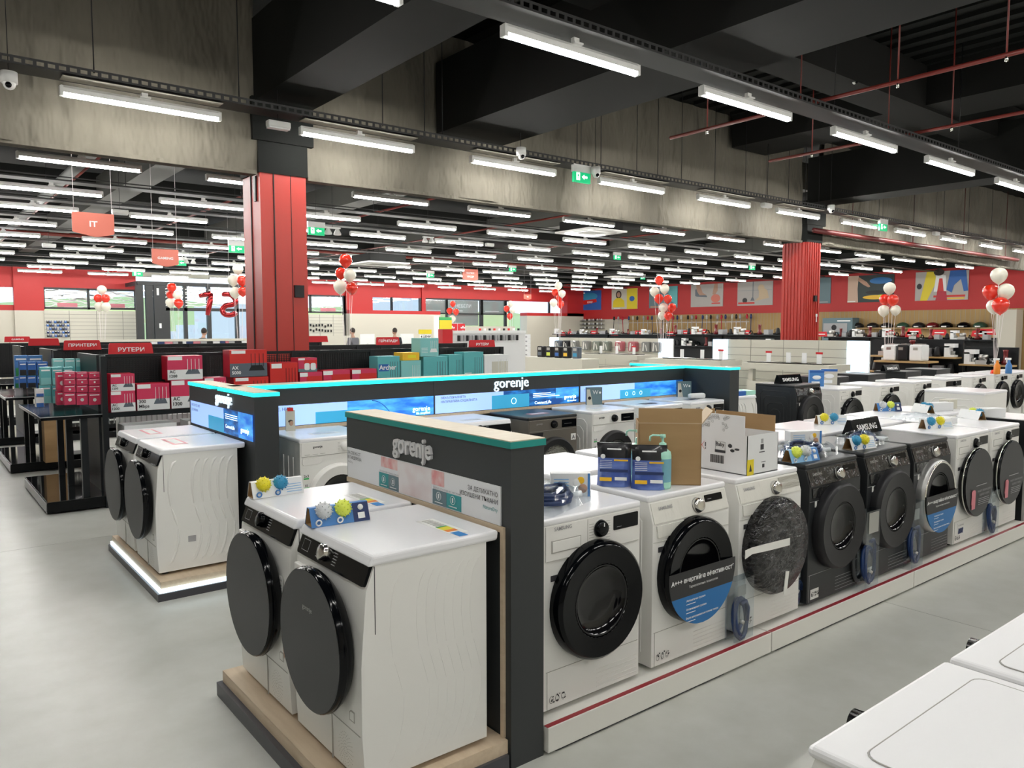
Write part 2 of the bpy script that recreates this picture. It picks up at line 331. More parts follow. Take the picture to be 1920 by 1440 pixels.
# white tube lights on black cable trays
ROWS = [(-2.4, -2, 8), (1.2, -2, 13), (4.81, -1, 14), (8.63, -1, 14), (12.1, -1, 13), (14.75, -1, 13), (17.0, -1, 13), (19.6, -1, 13), (22.1, -1, 13), (24.8, -1, 13), (27.4, -1, 13), (30.1, -1, 13), (32.7, -1, 13), (35.5, -1, 13)]  # first two rows are out of view, added to light the machine fronts
ZL = 4.03
def make_tube(label, loc):
    t = thing('ceiling_light', label, 'ceiling light', loc)
    h = B().prism([(-.032, 0), (.032, 0), (.036, .045), (.02, .07), (-.02, .07), (-.036, .045)], 'x', 0, 1.5, 'fixture_white'); h.obj('housing', t)
    B().prism([(-.03, 0), (-.022, -.028), (0, -.038), (.022, -.028), (.03, 0)], 'x', .02, 1.48, 'tube').obj('diffuser', t)
    B().box(-.012, -.034, -.03, .02, .034, .06, 'fixture_white').obj('end_cap', t); B().box(1.48, -.034, -.03, 1.512, .034, .06, 'fixture_white').obj('end_cap', t)
    B().box(.72, -.02, .07, .78, .02, .128, 'fixture_white').box(.70, -.05, .07, .80, -.02, .085, 'fixture_white').obj('bracket', t)
    return t
proto = None
tray_light = thing('tray_light_paint', 'pale sheets painting the tube glow onto the underside of the slotted tray', 'cable tray', (0, 0, 0))  # added pale sheets stand in for tube light on the tray underside
for r, (Y, k0, k1) in enumerate(ROWS):
    seen = 0
    for kk in range(k0, k1):
        x = 1.33 + 2.42 * kk
        if x + 1.5 > XR - .3: continue
        c0 = CM @ Vector((x, Y, ZL - EYE)); c1_ = CM @ Vector((x + 1.5, Y, ZL - EYE))
        vis = c1_[1] > .5 and -.70 < c1_[0] / max(c1_[1], .01) and c0[0] / max(c0[1], .01) < .68 and (720 - FPX * c0[2] / max(c0[1], .01)) > -30
        if vis: seen += 1
        if not vis and r >= 2: lab, g = 'white tube light of the %s row, beyond the photo edge' % ORD[r - 2], 'tube lights beyond the photo edge'
        elif r < 2: lab, g = 'unseen white tube light added on the camera side to light the machine fronts', 'unseen tube lights added on the near side'
        elif r == 2: lab, g = 'white tube light in the nearest row at upper right, %s along from its left end' % ORD[max(seen - 1, 0)], 'tube lights of the nearest row'
        elif r == 3: lab, g = 'white tube light on the slotted tray before the grey curtain, %s from the left' % ORD[max(seen - 1, 0)], 'tube lights in front of the curtain'
        elif r < 8: lab, g = 'white tube light in the %s row behind the curtain, %s from the left' % (ORD[r - 4], ORD[max(seen - 1, 0)]), 'tube lights of the %s row behind the curtain' % ORD[r - 4]
        else: lab, g = 'distant white tube light in the %s row behind the curtain' % ORD[r - 4], 'tube lights of the %s row behind the curtain' % ORD[r - 4]
        if r == 3 and vis: B().box(x, Y - .13, ZL + .128, x + 1.5, Y + .04, ZL + .134, 'tray_light_tone').obj('tray_light_sheet', tray_light)
        if proto is None: proto = make_tube(lab, (x, Y, ZL)); proto['group'] = g
        else: dup(proto, lab, (x, Y, ZL), group=g)
    if r < 2: continue
    b = B(); x0, x1 = -3.5, XR - .5; zt = ZL + .15
    b.box(x0, Y - .15, zt, x1, Y + .15, zt + .01, 'tray_dark')
    for sgn in (-1, 1):
        yy = Y + sgn * .15; b.box(x0, yy - .004, zt, x1, yy + .004, zt + .018, 'tray_dark'); b.box(x0, yy - .004, zt + .055, x1, yy + .004, zt + .075, 'tray_dark')
        if r in (2, 3):
            for i in range(int((x1 - x0) / .09)): b.box(x0 + i * .09, yy - .004, zt + .018, x0 + i * .09 + .03, yy + .004, zt + .055, 'tray_dark')
    tag(b.obj('cable_tray'), 'black %scable tray carrying the %s row of tube lights%s' % ('slotted ' if r < 4 else '', 'nearest' if r == 2 else ORD[r - 4] + ' back' if r > 3 else 'curtain', ' behind the curtain' if r > 3 else ''), 'cable tray', 'cable trays under the ceiling')
# rods that hang the trays
n = 0
for Y, z1, xs in ((8.5, 5.84, [1.6, 3.0, 4.75, 5.35, 5.62, 8.0, 8.5, 9.3, 9.8, 10.4, 11.3, 12.2, 12.9, 13.6, 14.2, 14.7, 17.2, 18.9, 20.5, 22, 23.5]), (12.1, 5.8, [2, 4.4, 7, 9.4, 12]), (14.75, 5.8, [3.2, 5.2, 8, 11]), (4.81, 5.8, [8.6, 12])):
    for x in xs:
        n += 1; tag(B().cyl((x, Y, ZL + .2), (x, Y, z1), .006, 'black_satin', 6).obj('hanger_rod'), 'thin black rod hanging a cable tray from the ceiling', 'rod', 'hanger rods of the cable trays')
# sprinkler pipes
mat('wine_pipe', (.10, .012, .012), .4)
def pipe(pts, label, r=.03, drops=(), m='pipe_red'):
    t = thing('sprinkler_pipe', label, 'pipe', pts[0]); o = Vector(pts[0]); B().tube([Vector(p) - o for p in pts], r, m, 10).obj('pipe_run', t)
    for d in drops: q = Vector(d) - o; B().cyl(q, q + Vector((0, 0, 5.8 - d[2])), .009, m, 6).cyl(q + Vector((0, 0, -.06)), q, .016, 'chrome', 8).obj('pipe_hanger', t)
pipe([(8.2, 6.9, 4.3), (8.2, 2.2, 4.3)], 'red sprinkler pipe crossing the upper right corner, the higher one', r=.022, drops=[(8.2, y, 4.3) for y in (6.3, 5, 3.9, 2.9)])
pipe([(10.5, 6.9, 4.3), (10.5, 2.2, 4.3)], 'red sprinkler pipe at upper right, the lower one nearer the lights', r=.022, drops=[(10.5, y, 4.3) for y in (6.2, 5.1, 4.3)])
pipe([(15.4, 9.0, 3.85), (27, 9.0, 3.85)], 'thick dark red pipe running along the curtain beyond the ribbed column', .055, drops=[(x, 9.0, 3.85) for x in (17, 20, 23, 26)], m='wine_pipe')
for x, a in ((5.6, 'left of the middle'), (8.8, 'near the middle'), (12.6, 'right of the middle'), (2.6, 'behind the hanging information technology sign'), (17, 'towards the ribbed column')): pipe([(x, 9.8, 4.45), (x, 30, 4.45)], 'red sprinkler pipe behind the curtain, %s' % a, .025)
pipe([(2.5, 12, 4.5), (2.5, 34, 4.5)], 'pale metal duct running back at upper left behind the curtain', .09, m='duct')
pipe([(-5, 24.0, 4.3), (24, 24.0, 4.3)], 'red pipe running across the rear of the hall', .05)
# exit signs, emergency lamps, cameras, cassettes
def hang(t, z): B().cyl((0, .01, z - t.location.z), (0, .01, 5.82 - t.location.z), .004, 'black_satin', 5).obj('hanger', t)
def exit_sign(x, y, z, label):
    t = thing('exit_sign', label, 'exit sign', (x, y, z), group='green exit signs')
    B().box(-.17, -.02, 0, .17, .02, .20, 'exit_green').obj('sign_face', t); B().box(-.18, -.03, .15, .18, .03, .26, 'fixture_white').obj('lamp_case', t)
    B().prism([(-.12, .03), (-.05, .03), (-.05, .14), (-.12, .14)], 'y', -.024, -.021, 'exit_white').prism([(-.01, .085), (.04, .12), (.04, .1), (.1, .1), (.1, .07), (.04, .07), (.04, .05)], 'y', -.024, -.021, 'exit_white').ball((-.085, -.024, .10), .015, 'exit_green', 6).box(-.09, -.026, .05, -.08, -.022, .09, 'exit_green').obj('running_man_symbol', t, label='white running figure, door and arrow'); hang(t, z + .26)
for px, py, Y, lab in ((1090, 337, 8.5, 'green exit sign under the tray before the curtain, photo centre'), (593, 435, 14.6, 'green exit sign just right of the big red column'), (444, 468, 17, 'green exit sign just left of the big red column'), (807, 514, 27, 'small green exit sign among the far lights, left of centre'), (961, 503, 24.5, 'small green exit sign beside a far tube light at centre'), (1157, 481, 19.4, 'green exit sign right of centre'), (1410, 500, 17, 'green exit sign left of the ribbed column'), (1655, 427, 8.5, 'green exit sign on the curtain tray right of the ribbed column'), (258, 512, 30, 'small green exit sign above the left glazed front'), (338, 492, 24.5, 'small green exit sign beside the gaming sign'), (1205, 518, 27, 'tiny green exit sign above the tall balloon cluster')):
    x, z = ony(px, py + 6, Y); exit_sign(x, Y, z, lab)
def lampbox(px, py, Y, lab):
    x, z = ony(px, py, Y); t = thing('emergency_lamp', lab, 'emergency lamp', (x, Y, z), group='white emergency lamps'); B().box(-.13, -.05, 0, .13, .05, .07, 'fixture_white').obj('case', t, bev=.012); B().box(-.12, -.045, -.015, .12, .045, 0, 'print_white').obj('lens', t); hang(t, z + .07)
for a in ((522, 240, 8.6, 'white emergency lamp on the tray in front of the big red column'), (1437, 388, 8.6, 'white emergency lamp on the curtain tray left of the ribbed column'), (225, 401, 14.7, 'white emergency lamp beside the hanging information technology sign'), (918, 461, 17, 'small white emergency lamp at the centre of the rear ceiling'), (1250, 488, 19.4, 'small white emergency lamp between tube lights, right of centre'), (92, 463, 19.5, 'small white emergency lamp among the left tube lights'), (1755, 440, 8.6, 'white emergency lamp on the curtain tray far right')): lampbox(*a)
def spots(px, py, Y, lab):
    x, z = ony(px, py, Y); t = thing('twin_spot_lamp', lab, 'spot lamp', (x, Y, z), group='white twin spot lamps')
    for s in (-1, 1): B().lathe([(.03, .12), (.075, .03), (.075, 0), (.0001, 0)], 'fixture_white', (s * .1, 0, 0), 'z', 14).obj('lamp_head', t)
    B().box(-.16, -.03, .12, .16, .03, .15, 'fixture_white').obj('bracket', t); hang(t, z + .15)
for a in ((624, 440, 14.5, 'white twin spot lamps right of the big red column'), (803, 455, 16.9, 'white twin spot lamps at the end of a middle tube light'), (356, 494, 24.4, 'white twin spot lamps right of the gaming sign')): spots(*a)
def cctv(px, py, Y, lab, r=.07):
    x, z = ony(px, py, Y); t = thing('security_camera', lab, 'security camera', (x, Y, z)); B().cyl((0, 0, 0), (0, 0, .1), r, 'fixture_white', 18).obj('mount', t); B().ball((0, -.01, -.01), r * .75, 'fixture_white', 10).ball((-.01, -.045, -.025), r * .4, 'black_gloss', 8).obj('lens_dome', t); hang(t, z + .1)
cctv(17, 156, 8.5, 'white round security camera at the left edge under the slotted tray'); cctv(1117, 326, 8.4, 'white dome security camera beside the central exit sign'); cctv(977, 291, 8.4, 'white security camera on the curtain tray, left of the central exit sign'); cctv(1558, 394, 8.4, 'white security camera right of the ribbed column head'); cctv(1601, 153, 5.6, 'small white detector hanging at upper right', .04)
def cassette(px, py, Y, lab, s=.5):
    x, z = ony(px, py, Y); t = thing('air_conditioning_cassette', lab, 'air conditioner', (x, Y, z)); B().box(-s, -s, .04, s, s, .28, 'black_head').obj('casing', t); b = B().box(-s * 1.15, -s * 1.15, 0, s * 1.15, s * 1.15, .04, 'fixture_white')
    for i in range(-3, 4): b.box(-s * .55, i * .07 - .01, -.004, s * .55, i * .07 + .01, 0, 'line_grey')
    for a, c_, d, e in ((-.95, -.7, -.85, .7), (.85, -.7, .95, .7), (-.7, -.95, .7, -.85), (-.7, .85, .7, .95)): b.box(a * s, c_ * s, -.004, d * s, e * s, 0, 'line_grey')
    b.obj('grille', t); hang(t, z + .28)
cassette(1108, 437, 13.9, 'white square air conditioner under the rear ceiling, centre', .55); cassette(710, 496, 21, 'white square air conditioner above the far shop front, left of centre', .6); cassette(1612, 488, 16, 'white square air conditioner right of the ribbed column', .6); cassette(1170, 520, 26, 'white square air conditioner deep in the rear ceiling above the tall balloon cluster', .6)
# ------------------------------------------------------------------ washing machines and dryers
def seg(r, za, zb, n=40):                      # slice of a disc of radius r between two heights
    P = []
    for i in range(n + 1):
        z = za + (zb - za) * i / n; P.append((sqrt(max(0, r * r - z * z)), z))
    return P + [(-x, z) for x, z in reversed(P)]
def icons(b, x, z, y, m='print_dark', n=3, s=.02, seed=1):
    rg = random.Random(seed)
    for i in range(n):
        cx = x + i * s * 1.7
        for _ in range(5):
            a, c = cx + rg.uniform(0, s), z + rg.uniform(0, s * 1.6); b.box(a, y, c, a + rg.uniform(.003, .009), y - .0008, c + rg.uniform(.003, .008), m)
        b.tube([(cx + s * .5 + s * .55 * cos(t * pi / 4), y, z + s * .8 + s * .8 * sin(t * pi / 4)) for t in range(8)], .0008, m, 4, True)
def wavy_ribs(b, x, ys, m, strong=.005, z0=.07, z1=.76):
    for y in ys:
        P1 = [(x, y + .05, z1), (x, y + .03, z1 - .015), (x, y + .012, z1 - .05), (x, y, z1 - .11), (x, y - .004, z1 - .2), (x, y + .006, z1 - .3)]
        P2 = [(x, y + .012, .44), (x, y + .03, .38), (x, y + .045, .32)]
        P3 = [(x, y + .05, .30), (x, y + .048, .22), (x, y + .03, .15), (x, y + .005, z0 + .02), (x, y - .015, z0)]
        for P in (P1, P2, P3): b.tube(P, [strong * .5] + [strong] * (len(P) - 2) + [strong * .5], m, 6)
def arch_ribs(b, x, m, r=.005):
    for i, (hw, zt) in enumerate(((.22, .76), (.17, .69), (.12, .61), (.07, .53))):
        b.tube([(x, .29 - hw, .08), (x, .29 - hw, zt - .04), (x, .29 - hw + .04, zt), (x, .29 + hw - .04, zt), (x, .29 + hw, zt - .04), (x, .29 + hw, .08)], r, m, 6)
def door_round(t, cz, r, y0, ring='black_gloss', gl='drum_glass', bowl=.64, depth=.055, face='black_satin', text=None, chrome=False):
    b = B().lathe([(r, 0), (r, depth * .55), (r * .975, depth * .85), (r * .93, depth)], ring, (0, y0, cz), 'y', 48).lathe([(r * .93, depth), (r * .86, depth * .95), (r * bowl, depth * .8)], face, (0, y0, cz), 'y', 48)
    if chrome: b.lathe([(r * .95, depth * .96), (r * .935, depth * 1.07), (r * .90, depth * 1.02), (r * .89, depth * .9)], 'chrome', (0, y0, cz), 'y', 48)
    d = b.obj('door', t)
    g = B().lathe([(r * bowl, depth * .8), (r * bowl * .92, depth * .35), (r * bowl * .6, depth * .16), (.0001, depth * .12)], gl, (0, y0, cz), 'y', 40)
    g.tube([(r * bowl * .95 * cos(a * pi / 18), y0 - depth * .75, cz + r * bowl * .95 * sin(a * pi / 18)) for a in range(36)], .003, 'rubber', 5, True)
    g.obj('door_glass', d)
    return d
def door_disc(t, cz, r, y0, depth=.065, face='door_grey', rim='black_gloss', chrome=False, text=None):
    b = B().lathe([(r * .9, 0), (r * .97, depth * .3), (r, depth * .6), (r * .995, depth * .93), (r * .975, depth)], rim, (0, y0, cz), 'y', 56)
    b.tube([(r * .985 * cos(a * pi / 28), y0 - depth * .62, cz + r * .985 * sin(a * pi / 28)) for a in range(56)], .006, 'chrome' if chrome else rim, 6, True)
    d = b.obj('door', t); f = B().disc((0, y0 - .0005, cz), r * .975, face, 'y', 56, h=depth)
    if text: f.text(text, (0, y0 - depth - .002, cz + r * .42), .028, 'silver')
    f.obj('door_face', d, label='flat matt dark face of the door'); return d
def feet(t):
    for x in (-.24, .24):
        for y in (.06, .52): B().cyl((x, y, 0), (x, y, .02), .022, 'rubber', 10).obj('foot', t)
def slab(b, x0, x1, y, z0, z1, m, d=.003): return b.box(x0, y - d, z0, x1, y, z1, m)
def machine(style, label, loc, rz, group=None, name='washing_machine', cat='washing machine', ribs=None, col=None, back=None, seed=1, topm=None, card=False):
    t = thing(name, label, cat, loc, rz, group); rg = random.Random(seed)
    C = col or ('dark_body' if style.startswith('dark') else 'white_enamel'); T = topm or ('dark_body' if style.startswith('dark') else 'white_top')
    slant = style in ('gor', 'sam', 'dark'); sy = .045 if style == 'gor' else .03
    H = .845
    out = [(0, .02), (.58, .02), (.58, H - .03), (sy if slant else .0, H - .03)] + ([(0, .715)] if slant else [])
    if style == 'gor': out = [(0.01, .02), (.545, .02), (.545, H - .03), (.06, H - .03), (.022, .72), (0, .45), (.0, .2)]
    b = B().prism(out, 'x', -.295, .295, C)
    if style == 'gor': b.box(-.296, .055, .56, -.294, .058, H - .04, 'print_dark').box(.294, .055, .56, .296, .058, H - .04, 'print_dark')
    rb = ribs or ('arch' if style in ('sam', 'flat') else 'fine')
    for s in (-1, 1):
        if rb == 'wavy': wavy_ribs(b, s * .293, (.09, .24, .30, .355, .41, .465), C, .010)
        elif rb == 'faint': wavy_ribs(b, s * .295, (.12, .23, .27, .31, .35, .39, .43, .47), C, .0013)
        elif rb == 'arch': arch_ribs(b, s * .295, C)
        elif rb == 'fine':
            for i in range(5): b.tube([(s * .295, .12 + i * .09, .1), (s * .295, .12 + i * .09, .70)], .006, C, 6)
    if back == 'ribbed':
        for i in range(6): b.tube([(-.24, .58, .2 + i * .09), (.24, .58, .2 + i * .09)], .008, C, 6)
    body = b.obj('body', t, bev=.012 if not rb == 'arch' else .006)
    if style == 'gor': tp = B().prism([(.03, H - .04), (.60, H - .04), (.605, H), (.05, H)], 'x', -.30, .30, T)
    else: tp = B().box(-.30, (sy if slant else .0) - .004, H - .032, .30, .585, H, T)
    tp.obj('top_panel', t, bev=.012, seg=3)
    feet(t)
    # the fronts
    if style == 'gor':
        M = Matrix.Translation((0, .022, .72)) @ Matrix.Rotation(-atan2(.035, .09), 4, 'X')
        b = B().prism(rrect(-.285, .012, .285, .112, .012), 'y', -.012, .004, 'black_gloss')
        for i in range(6): b.box(.02, -.013, .03 + i * .011, .05, -.0125, .033 + i * .011, 'print_grey').box(-.12, -.013, .03 + i * .011, -.09, -.0125, .033 + i * .011, 'print_grey')
        b.text('gorenje', (-.2, -.0128, .088), .018, 'print_grey'); b.box(-.25, -.0128, .03, -.19, -.0125, .075, 'print_grey').box(-.248, -.0131, .032, -.192, -.0127, .073, 'black_gloss')
        b.xf(M).obj('control_panel', t)
        B().lathe([(.034, 0), (.032, .022), (.026, .026), (.0001, .026)], 'chrome' if seed == 2 else 'black_gloss', (0, 0, 0), 'y', 24).xf(M @ Matrix.Translation((-.05, -.012, .06))).obj('program_dial', t)
        B().prism([(-.27, .70), (-.16, .70), (-.165, .665), (-.19, .65), (-.25, .65), (-.27, .665)], 'y', -.004, .02, 'white_plastic').obj('drawer_grip', t, bev=.006)
        door_disc(t, .476, .272, -.002, text='gorenje' if seed == 2 else None)
        b = B().box(-.28, -.0015, .195, .28, .004, .198, 'line_grey').box(.05, -.0015, .02, .053, .004, .197, 'line_grey'); b.prism([(.2, .23), (.24, .23), (.24, .27), (.21, .27), (.2, .26)], 'y', -.002, .004, 'line_grey').prism([(.205, .235), (.235, .235), (.235, .265), (.212, .265), (.205, .258)], 'y', -.0025, .004, 'white_enamel')
        for rr in range(6):
            for a in range(10 + rr * 3): b.lathe([(.0022, 0), (.0001, 0)], 'line_grey', (.165 + (.012 + rr * .009) * cos(a * 2 * pi / (10 + rr * 3)), -.001, .10 + (.012 + rr * .011) * sin(a * 2 * pi / (10 + rr * 3))), 'y', 5)
        b.obj('filter_flap', t)
        s = B()
        if seed == 1:
            slab(s, .17, .25, -.001, .53, .60, 'sticker', .001); s.text('ConnectLife', (.21, -.0022, .58), .014, 'print_dark')
            for i in range(3): s.box(.18, -.0023, .535 + i * .012, .24, -.002, .539 + i * .012, 'print_grey')
            slab(s, .235, .275, -.001, .39, .45, 'sticker', .001); s.prism([(.24, .36), (.272, .35), (.268, .28), (.25, .25), (.238, .30)], 'y', -.002, -.001, 'skin'); s.ball((.258, -.002, .345), .012, 'hair', 6, (1, .2, 1))
            s.obj('stickers', t)
        else: slab(s, -.275, -.24, -.001, .56, .63, 'energy_green' if seed == 3 else 'sticker', .001); s.text('3XL', (-.258, -.0022, .60), .02, 'print_dark'); s.obj('sticker', t)
    if style in ('flat', 'sam', 'dark'):
        lean = Matrix.Translation((0, 0, .715)) @ Matrix.Rotation(-atan2(.03, .10), 4, 'X') @ Matrix.Translation((0, 0, -.715)) if slant else Matrix.Identity(4)
        black = style == 'dark'; ink = 'print_grey' if black else 'line_grey'
        b = B().box(-.285, -.004, .715 if slant else .665, .285, .003, .812, 'black_wrap' if black else ('wrap_sheen' if style == 'sam' else 'white_plastic'))
        b.text('SAMSUNG', (-.19, -.006, .775 if slant else .79), .022, 'print_grey' if not black else 'silver', bold=True)
        if not slant:
            b.box(-.045, -.0045, .67, -.043, -.003, .81, 'line_grey')
            for i in range(8): b.box(-.035, -.0048, .70 + i * .012, -.008, -.004, .702 + i * .012, 'line_grey').box(.068, -.0048, .70 + i * .012, .095, -.004, .702 + i * .012, 'line_grey')
        b.xf(lean).obj('control_panel', t)
        dx = .03 if style == 'flat' else .045; dz = .76
        B().lathe([(.038, 0), (.038, .012), (.031, .026), (.027, .028), (.0001, .026)], 'black_gloss' if style == 'flat' else 'chrome', (dx, -.004, dz), 'y', 28).tube([(dx + .038 * cos(a * pi / 12), -.006, dz + .038 * sin(a * pi / 12)) for a in range(24)], .0025, 'silver', 5, True).box(dx - .002, -.034, dz + .012, dx + .002, -.030, dz + .028, 'print_white').xf(lean).obj('program_dial', t)
        w = (.115, .275, .735, .80) if style == 'flat' else (.11, .25, .765, .80)
        B().prism(rrect(*([w[0], w[2], w[1], w[3]]), .004, 2), 'y', -.0065, -.002, 'black_gloss').box(w[0] + .02, -.0072, w[2] + .012, w[0] + .05, -.0068, w[2] + .014, 'print_grey').xf(lean).obj('display', t)
        b = B()
        if style == 'flat':
            b.box(-.255, -.006, .695, -.085, -.004, .75, 'line_grey').prism([(-.25, .70), (-.09, .70), (-.09, .745), (-.25, .745)], 'y', -.0075, -.004, 'white_enamel').prism([(-.006, .745), (-.002, .745), (-.002, .70)], 'x', -.25, -.09, 'cream').box(-.28, -.005, .6635, .28, 0, .6655, 'line_grey')
        else:
            b.prism([(-.27, .705), (-.05, .705), (-.075, .645), (-.26, .645)], 'y', -.006, .0, 'wrap_sheen' if not black else 'black_wrap').box(-.29, -.003, .625, .29, 0, .6275, ink)
        b.obj('detergent_drawer', t, bev=.003)
        cz = .453
        if seed in (7, 8): door_disc(t, cz + .012, .262, -.001, .06, 'door_grey', 'black_gloss', chrome=True)
        elif style == 'dark' and seed == 6: door_round(t, cz, .262, -.001, 'silver', face='black_satin', depth=.06, chrome=True)
        else: door_round(t, cz, .262, -.001, 'black_gloss' if not black else 'black_satin', depth=.065, bowl=.62 if not black else .56, face='black_gloss' if not black else 'black_satin')
        if style == 'flat': B().text('SAMSUNG', (0, -.048, cz - .20), .026, 'silver').obj('brand_lettering', t)
        b = B().box(-.28, -.002, .186, .285, 0, .188, ink).box(-.275, -.002, .02, -.273, 0, .187, ink)
        for i in range(5): b.box(.02, -.0022, .04 + i * .02, .28, 0, .0412 + i * .02, ink if black else 'white_plastic')
        if not black: icons(b, -.26, .045, -.0015, seed=seed)
        b.obj('filter_flap', t)
        s = B()
        if not black: slab(s, -.255, -.215, -.001, .575, .60, 'print_dark', .002); slab(s, -.208, -.195, -.001, .58, .60, 'print_grey', .001)
        else: slab(s, -.235, -.215, -.001, .59, .625, 'sticker', .002)
        s.obj('sticker', t)
        if seed in (4, 5):
            s = B(); slab(s, -.26, -.17, -.002, .04, .10, 'sticker', .001); icons(s, -.25, .055, -.0035, n=3, s=.018, seed=4); s.obj('sticker', t, label='white safety sticker with small symbols')
        if card:
            d = -.069 if seed != 6 else -.072; zc = cz
            b = B().prism([(x, zc + z) for x, z in seg(.256, -.256, -.10)], 'y', d - .003, d, 'card_blue'); b.prism([(x, zc + z) for x, z in seg(.256, -.10, .025)], 'y', d - .003, d, 'card_black')
            b.text('A+++ енергийна ефективност*', (0, d - .004, zc - .03), .033, 'print_white', bold=True); b.text('Термопомпена технология', (0, d - .004, zc - .062), .017, 'print_white')
            for j, (s1, s2) in enumerate((('Автоматично сушене', 'AI Dry'), ('Оптимизирано сушене', 'OptimalDry'), ('Бързо изсушаване на големи товари', 'QuickDrive'))):
                b.text(s1, (-.13 + j * .0, d - .004, zc - .128 - j * .043), .0140, 'print_white', align='l', bold=True); b.box(-.13, d - .0042, zc - .143 - j * .043, -.06, d - .0035, zc - .14 - j * .043, 'print_white')
            b.obj('advertising_card', t, label='half round card, black above and blue below, with white print')
        if seed in (7, 8):
            d = -.066; zc = cz + .012; b = B().prism([(-.15, zc - .19), (-.09, zc - .19), (-.085, zc - .06), (-.1, zc - .045), (-.14, zc - .045), (-.155, zc - .06)], 'y', d - .002, d, 'magnet_pink').prism([(-.16, zc - .15), (-.15, zc - .06), (-.14, zc - .05), (-.15, zc - .15)], 'y', d - .002, d, 'magnet_pink')
            b.text('ВАШИТЕ ЛЮБИМИ ДРЕХИ', (.08, d - .002, zc - .07), .020, 'print_grey'); b.text('ЩАДЯЩО СУШЕНЕ', (.08, d - .002, zc - .10), .020, 'print_grey')
            for i in range(4): b.box(-.03, d - .002, zc - .125 - i * .014, .17, d, zc - .122 - i * .014, 'print_grey')
            b.box(-.08, d - .002, zc - .02, .12, d, zc - .015, 'print_grey'); b.obj('door_print', t)
            s = B(); slab(s, -.22, -.10, -.001, .06, .17, 'sticker', .001)
            for i in range(4): s.prism([(-.21 + i * .022, .09), (-.195 + i * .022, .085), (-.185 + i * .022, .125), (-.2 + i * .022, .13)], 'y', -.004, -.002, 'pack_navy')
            s.text('AI CONTROL', (-.16, -.003, .145), .016, 'print_dark'); s.obj('sticker', t, label='white sticker with slanted navy stripes')
        if seed == 3:                               # door and panel still wrapped in crinkled film
            B().lathe([(.266, 0), (.268, .05), (.25, .078), (.15, .083), (.0001, .082)], 'film_dark', (0, -.001, cz), 'y', 48).obj('protective_film', t, label='crinkled dark looking film over the door')
            b = B().prism([(-.36, .455), (-.30, .47), (-.16, .462), (.05, .455), (.05, .495), (-.16, .502), (-.30, .505), (-.36, .50)], 'y', -.088, -.085, 'tape'); b.obj('tape_strip', t)
            B().prism([(.0, .19), (.03, .19), (.05, .31), (.02, .315)], 'y', -.088, -.084, 'tape').obj('tape_strip', t)
            B().box(.09, -.008, .745, .285, -.005, .808, 'film_grey').xf(lean).obj('panel_film', t)
    if style == 'gwash':                             # washer with round dial and pale or grey front
        P = col2 = {'white_enamel': 'white_plastic', 'taupe': 'taupe'}.get(C, 'white_plastic')
        b = B().box(-.285, -.005, .715, .285, .003, .812, P); b.text('gorenje', (-.17 if seed != 21 else -.16, -.007, .772), .024, 'silver' if C == 'taupe' else 'print_dark', bold=True)
        if seed == 21:
            for i in range(7): b.box(.0, -.006, .73 + i * .011, .02, -.0045, .732 + i * .011, 'line_grey').box(.11, -.006, .73 + i * .011, .14, -.0045, .732 + i * .011, 'line_grey')
            for i in range(3): b.box(-.26 + i * .06, -.006, .725, -.22 + i * .06, -.0045, .728, 'line_grey')
        b.box(-.285, -.006, .712, .285, 0, .714, 'line_grey'); b.obj('control_panel', t)
        B().lathe([(.036, 0), (.036, .01), (.030, .028), (.0001, .03)], 'white_plastic' if seed == 21 else 'black_gloss', (.06 if seed == 21 else 0, -.005, .765), 'y', 24).obj('program_dial', t)
        if seed != 21: B().prism(rrect(.10, .728, .28, .80, .005, 2), 'y', -.009, -.003, 'black_gloss').box(.13, -.0098, .76, .22, -.0094, .762, 'print_grey').obj('display', t)
        B().prism([(-.28, .70), (-.12, .70), (-.13, .66), (-.16, .65), (-.27, .65), (-.28, .665)], 'y', -.005, 0, P if C != 'taupe' else 'black_satin').obj('drawer_grip', t, bev=.004)
        s = B()
        for zz, tx in ((.545, '2x3'), (.475, '10')): slab(s, -.275, -.225, -.001, zz, zz + .045, 'sticker', .001); s.text(tx, (-.25, -.0025, zz + .018), .026, 'print_dark', bold=True); slab(s, -.27, -.23, -.002, zz + .002, zz + .014, 'energy_green', .001)
        if C == 'taupe': slab(s, .22, .28, -.001, .60, .66, 'sticker', .001); s.text('A', (.25, -.0025, .61), .05, 'print_dark', bold=True)
        s.obj('stickers', t)
        if seed == 21: door_round(t, .40, .245, -.001, 'white_plastic', face='white_plastic', bowl=.66, depth=.05)
        elif C == 'taupe': door_round(t, .40, .25, -.001, 'black_satin', gl='drum_steel', face='black_satin', bowl=.72, depth=.055)
        else: door_round(t, .40, .245, -.001, 'black_satin', face='black_satin', bowl=.66, depth=.055)
        B().box(-.28, -.002, .12, .28, 0, .122, 'line_grey').obj('plinth_line', t)
    return t
def led(b, x0, y0, x1, y1, z): return b.box(x0, y0, z, x1, y1, z + .022, 'led_white')

